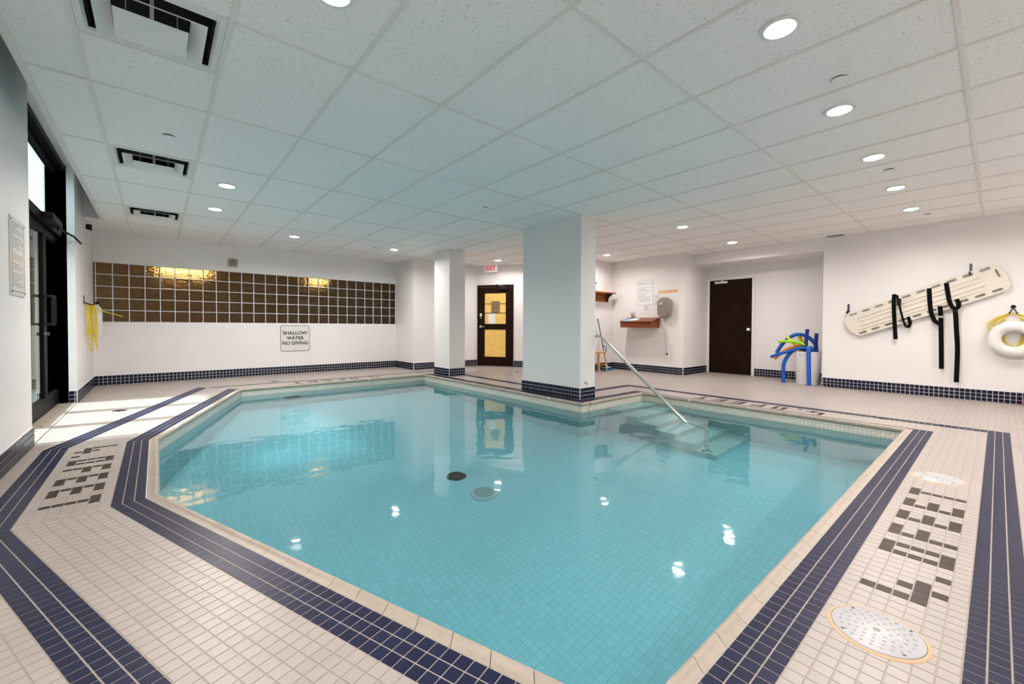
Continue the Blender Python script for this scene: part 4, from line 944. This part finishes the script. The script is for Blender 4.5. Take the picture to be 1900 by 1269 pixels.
for k, (y, z) in enumerate(((1.645, 1.265), (.270, 1.785))):
    t = thing('board_hook', ('black wall hook holding the lower left end of the spine board', 'black wall hook holding the upper right end of the spine board')[k], 'hook', (XR, y, z), 'spine board hooks')
    obj('hook_plate', MB().box(XR - .006, XR, y - .014, y + .014, z + .01, z + .14), 'dark_steel', t)
    obj('hook_arm', MB().tube(smooth_path([(XR - .006, y, z + .03), (XR - .03, y + .006, z - .005), (XR - .075, y + .008, z - .012), (XR - .085, y + .008, z + .02)], 4), .008, 8), 'black_plastic', t, smooth=True)
def strap(parent, pts, d, w=.052, name='webbing', th=.0035):
    pts = [Vector((0, y, z)) for (y, z) in pts]; pts = smooth_path(pts, 5); mb = MB(); vs = []
    n = len(pts)
    for i, p in enumerate(pts):
        t = (pts[min(i + 1, n - 1)] - pts[max(i - 1, 0)]).normalized(); nrm = Vector((0, -t.z, t.y)) * w / 2
        dd = d[0] + (d[1] - d[0]) * i / (n - 1)
        for (q, e) in ((p + nrm, 0), (p - nrm, 0), (p - nrm, th), (p + nrm, th)): vs.append((XR - dd - e, q.y, q.z))
    fs = [(0, 1, 2, 3), ((n - 1) * 4 + 3, (n - 1) * 4 + 2, (n - 1) * 4 + 1, (n - 1) * 4)]
    for i in range(n - 1):
        for k in range(4): fs.append((i * 4 + k, (i + 1) * 4 + k, (i + 1) * 4 + (k + 1) % 4, i * 4 + (k + 1) % 4))
    return obj(name, mb.add(vs, fs), 'black_web', parent)
s1 = thing('board_strap', 'left black strap on the spine board with a short curled buckle end', 'strap', (XR - .08, 1.05, .84), 'black spine board straps')
strap(s1, [(1.068, 1.535), (1.070, 1.35), (1.055, 1.05), (1.043, .84)], (.080, .074), .05)
strap(s1, [(1.035, 1.52), (1.012, 1.40), (.985, 1.26), (.955, 1.12), (.930, 1.045), (.915, 1.02)], (.085, .085), .026)
strap(s1, [(.915, 1.02), (.893, 1.045), (.882, 1.10), (.905, 1.185)], (.085, .075), .042)
obj('buckle', MB().box(XR - .105, XR - .083, .985, 1.035, 1.36, 1.46), 'black_plastic', s1)
s2 = thing('board_strap', 'middle black strap on the spine board hanging with a grey buckle', 'strap', (XR - .08, .55, .42), 'black spine board straps')
strap(s2, [(.683, 1.60), (.672, 1.40), (.655, 1.24), (.62, 1.13), (.58, 1.085), (.55, 1.07)], (.078, .072), .052)
strap(s2, [(.565, 1.335), (.555, 1.18), (.545, .80), (.538, .42)], (.085, .06), .052)
obj('buckle', MB().box(XR - .098, XR - .086, .522, .588, 1.165, 1.19), 'steel', s2)
s3 = thing('board_strap', 'right black strap on the spine board, the longest, looped near its top', 'strap', (XR - .08, .39, .24), 'black spine board straps')
strap(s3, [(.507, 1.665), (.488, 1.52), (.465, 1.38), (.435, 1.31), (.405, 1.29), (.380, 1.32), (.380, 1.37), (.400, 1.425)], (.078, .078), .050)
strap(s3, [(.410, 1.27), (.402, 1.15), (.395, 1.00), (.380, .70), (.385, .24)], (.085, .06), .052)
obj('buckle', MB().box(XR - .10, XR - .083, .385, .435, 1.235, 1.28), 'black_plastic', s3)
# ------------------------------------------------------------------ lifebuoy
LB = Vector((XR - .085, -.137, .873))
lb = thing('lifebuoy', 'white ring lifebuoy hung on the right wall over coiled yellow rope', 'lifebuoy', tuple(LB - EZ * .24))
m_ = MB(); n1, n2 = 48, 16; vs = []; fs = []
for i in range(n1):
    a = 2 * math.pi * i / n1; c = EY * math.cos(a) + EZ * math.sin(a)
    for k in range(n2):
        b = 2 * math.pi * k / n2; vs.append(LB + c * (.172 + .068 * math.cos(b)) + EX * .055 * math.sin(b))
for i in range(n1):
    for k in range(n2): fs.append((i * n2 + k, i * n2 + (k + 1) % n2, ((i + 1) % n1) * n2 + (k + 1) % n2, ((i + 1) % n1) * n2 + k))
obj('ring', m_.add(vs, fs), 'white_plastic', lb, smooth=True)
for a0 in (40, 58, 135, 150, 220, 240, 310, 328):
    a = R(a0); c = EY * math.cos(a) + EZ * math.sin(a)
    obj('rope_band', MB().tube([LB + c * (.172 + .071 * math.cos(R(b))) + EX * .058 * math.sin(R(b)) for b in range(0, 375, 15)], .0025, 6), 'rope_white', lb)
obj('grab_line', MB().tube(smooth_path([LB + (EY * math.cos(R(a)) + EZ * math.sin(R(a))) * (.243 + .055 * abs(math.sin(R((a - 45) * 2)))) - EX * .01 for a in range(0, 361, 12)], 3), .0035, 6), 'rope_white', lb)
yr = thing('coiled_rope', 'yellow rope looped over a hook behind the lifebuoy', 'rope', (XR - .05, -.13, .6))
for k in range(7):
    rr = random.Random(40 + k); w_ = .09 + .022 * k; bot = .62 + .035 * rr.random() + (.14 if k % 2 else 0); dx = .012 + .004 * k
    pts = [(XR - dx, -.125 + .012, 1.225), (XR - dx, -.125 + w_, 1.09), (XR - dx, -.125 + w_ * .75, .88), (XR - dx, -.125 + w_ * .35 * rr.uniform(-1, 1), bot), (XR - dx, -.125 - w_ * .75, .86), (XR - dx, -.125 - w_, 1.08), (XR - dx, -.125 - .012, 1.225)]
    obj('rope_loop', MB().tube(smooth_path(pts, 6), .0055, 6), 'rope_yellow', yr, smooth=True)
hk = thing('rope_hook', 'black double hook above the lifebuoy', 'hook', (XR, -.127, 1.22))
obj('hook_plate', MB().lathe([(.024, 0), (.024, .006), (.018, .012), (.001, .014)], (XR, -.127, 1.305), 20, (EY, EZ, -EX)), 'black_plastic', hk)
for s_ in (1, -1): obj('hook_prong', MB().tube(smooth_path([(XR - .01, -.127, 1.295), (XR - .03, -.127 + s_ * .018, 1.255), (XR - .045, -.127 + s_ * .034, 1.215), (XR - .06, -.127 + s_ * .036, 1.225)], 4), .0055, 8), 'black_plastic', hk, smooth=True)
pk = thing('kickboard', 'bright pink foam float standing by the right wall at the photo edge', 'float', (8.50, -.30, 0))
flat('foam', [rrect(.20, .105, .05, 6)], .07, 'pink', pk, (8.55, -.335, .053), (EY, EZ, -EX), bevel=.012)
# ------------------------------------------------------------------ throw float with rope on the far left wall
tf = thing('throw_float', 'white cylindrical rescue float hanging on the far left wall', 'float', (XL + .075, 9.45, .80))
c = (XL + .075, 9.45)
obj('float_body', MB().lathe([(.001, .80), (.035, .805), (.055, .84), (.055, 1.22), (.045, 1.27), (.018, 1.30), (.012, 1.34)], (*c, 0), 22), 'white_plastic', tf, smooth=True)
obj('cap', MB().lathe([(.022, 1.33), (.022, 1.37), (.001, 1.372)], (*c, 0), 14), 'black_plastic', tf)
ry = thing('throw_rope', 'bundle of yellow throw rope hanging beside the white rescue float', 'rope', (XL + .04, 8.9, .55))
for k in range(8):
    rr = random.Random(k); yc = 8.74 + .03 * k; top = 1.31; bot = .58 + .12 * rr.random() + (.3 if k % 3 == 0 else 0); w_ = .05 + .26 * rr.random(); dx = .02 + .009 * k
    pts = [(XL + dx, yc, top), (XL + dx + .015, yc - w_ * .8, 1.12), (XL + dx + .01, yc - w_ * .3, .88), (XL + dx + .03 * rr.random(), yc + .25 * rr.uniform(-.2, 1.2), bot), (XL + dx + .01, yc + w_ * .9, .86), (XL + dx + .015, yc + w_, 1.12), (XL + dx, yc + .02, top)]
    obj('rope_loop', MB().tube(smooth_path(pts, 6), .0045, 6), 'rope_yellow', ry, smooth=True)
obj('rope_tail', MB().tube(smooth_path([(XL + .05, 9.0, 1.30), (XL + .10, 9.3, 1.24), (XL + .20, 9.45, 1.20), (XL + .36, 9.55, 1.145)], 5), .007, 6), 'rope_yellow', ry, smooth=True)
h2 = thing('float_hook', 'dark wall hook carrying the yellow throw rope', 'hook', (XL, 8.6, 1.30))
obj('hook_plate', MB().box(XL, XL + .008, 8.55, 8.60, 1.30, 1.42), 'dark_steel', h2)
obj('hook_arm', MB().tube(smooth_path([(XL + .005, 8.58, 1.33), (XL + .05, 8.60, 1.30), (XL + .10, 8.62, 1.295), (XL + .11, 8.62, 1.33)], 4), .009, 8).tube([(XL + .008, 8.58, 1.325), (XL + .008, 9.45, 1.325)], .008, 8), 'dark_red_wood', h2, smooth=True)
bx = thing('wall_bracket', 'small white bracket with a dark clip high on the far left wall', 'bracket', (XL, 8.95, 2.17))
obj('strip', MB().box(XL, XL + .03, 8.93, 9.0, 2.17, 2.42), 'white_metal', bx); obj('clip', MB().box(XL, XL + .06, 8.93, 9.0, 2.42, 2.50), 'black_plastic', bx)

for o_ in bpy.data.objects:      # everything under water receives the lamp light refracted by the surface
    if o_.parent and o_.parent.name.split('.')[0] in ('pool_drain', 'pool_light', 'handrail'): o_.cycles.is_caustics_receiver = True

ck = thing('column_hook', 'tiny dark hook with a thin cord low on the column beside the handrail', 'hook', (4.50, 3.80, .20))
obj('hook_wire', MB().tube(smooth_path([(4.495, 3.80, .215), (4.495, 3.775, .235), (4.51, 3.765, .225), (4.515, 3.77, .20)], 4), .005, 6), 'dark_steel', ck, smooth=True)
tc = thing('hanging_cord', 'thin grey cord hanging over the pool edge at the column corner', 'cord', (4.31, 3.58, -.12))
obj('strand', MB().tube(smooth_path([(4.385, 3.66, .004), (4.36, 3.60, .018), (4.345, 3.555, .0), (4.33, 3.565, -.06), (4.30, 3.572, -.14)], 4), .003, 6), 'dark_steel', tc, smooth=True)
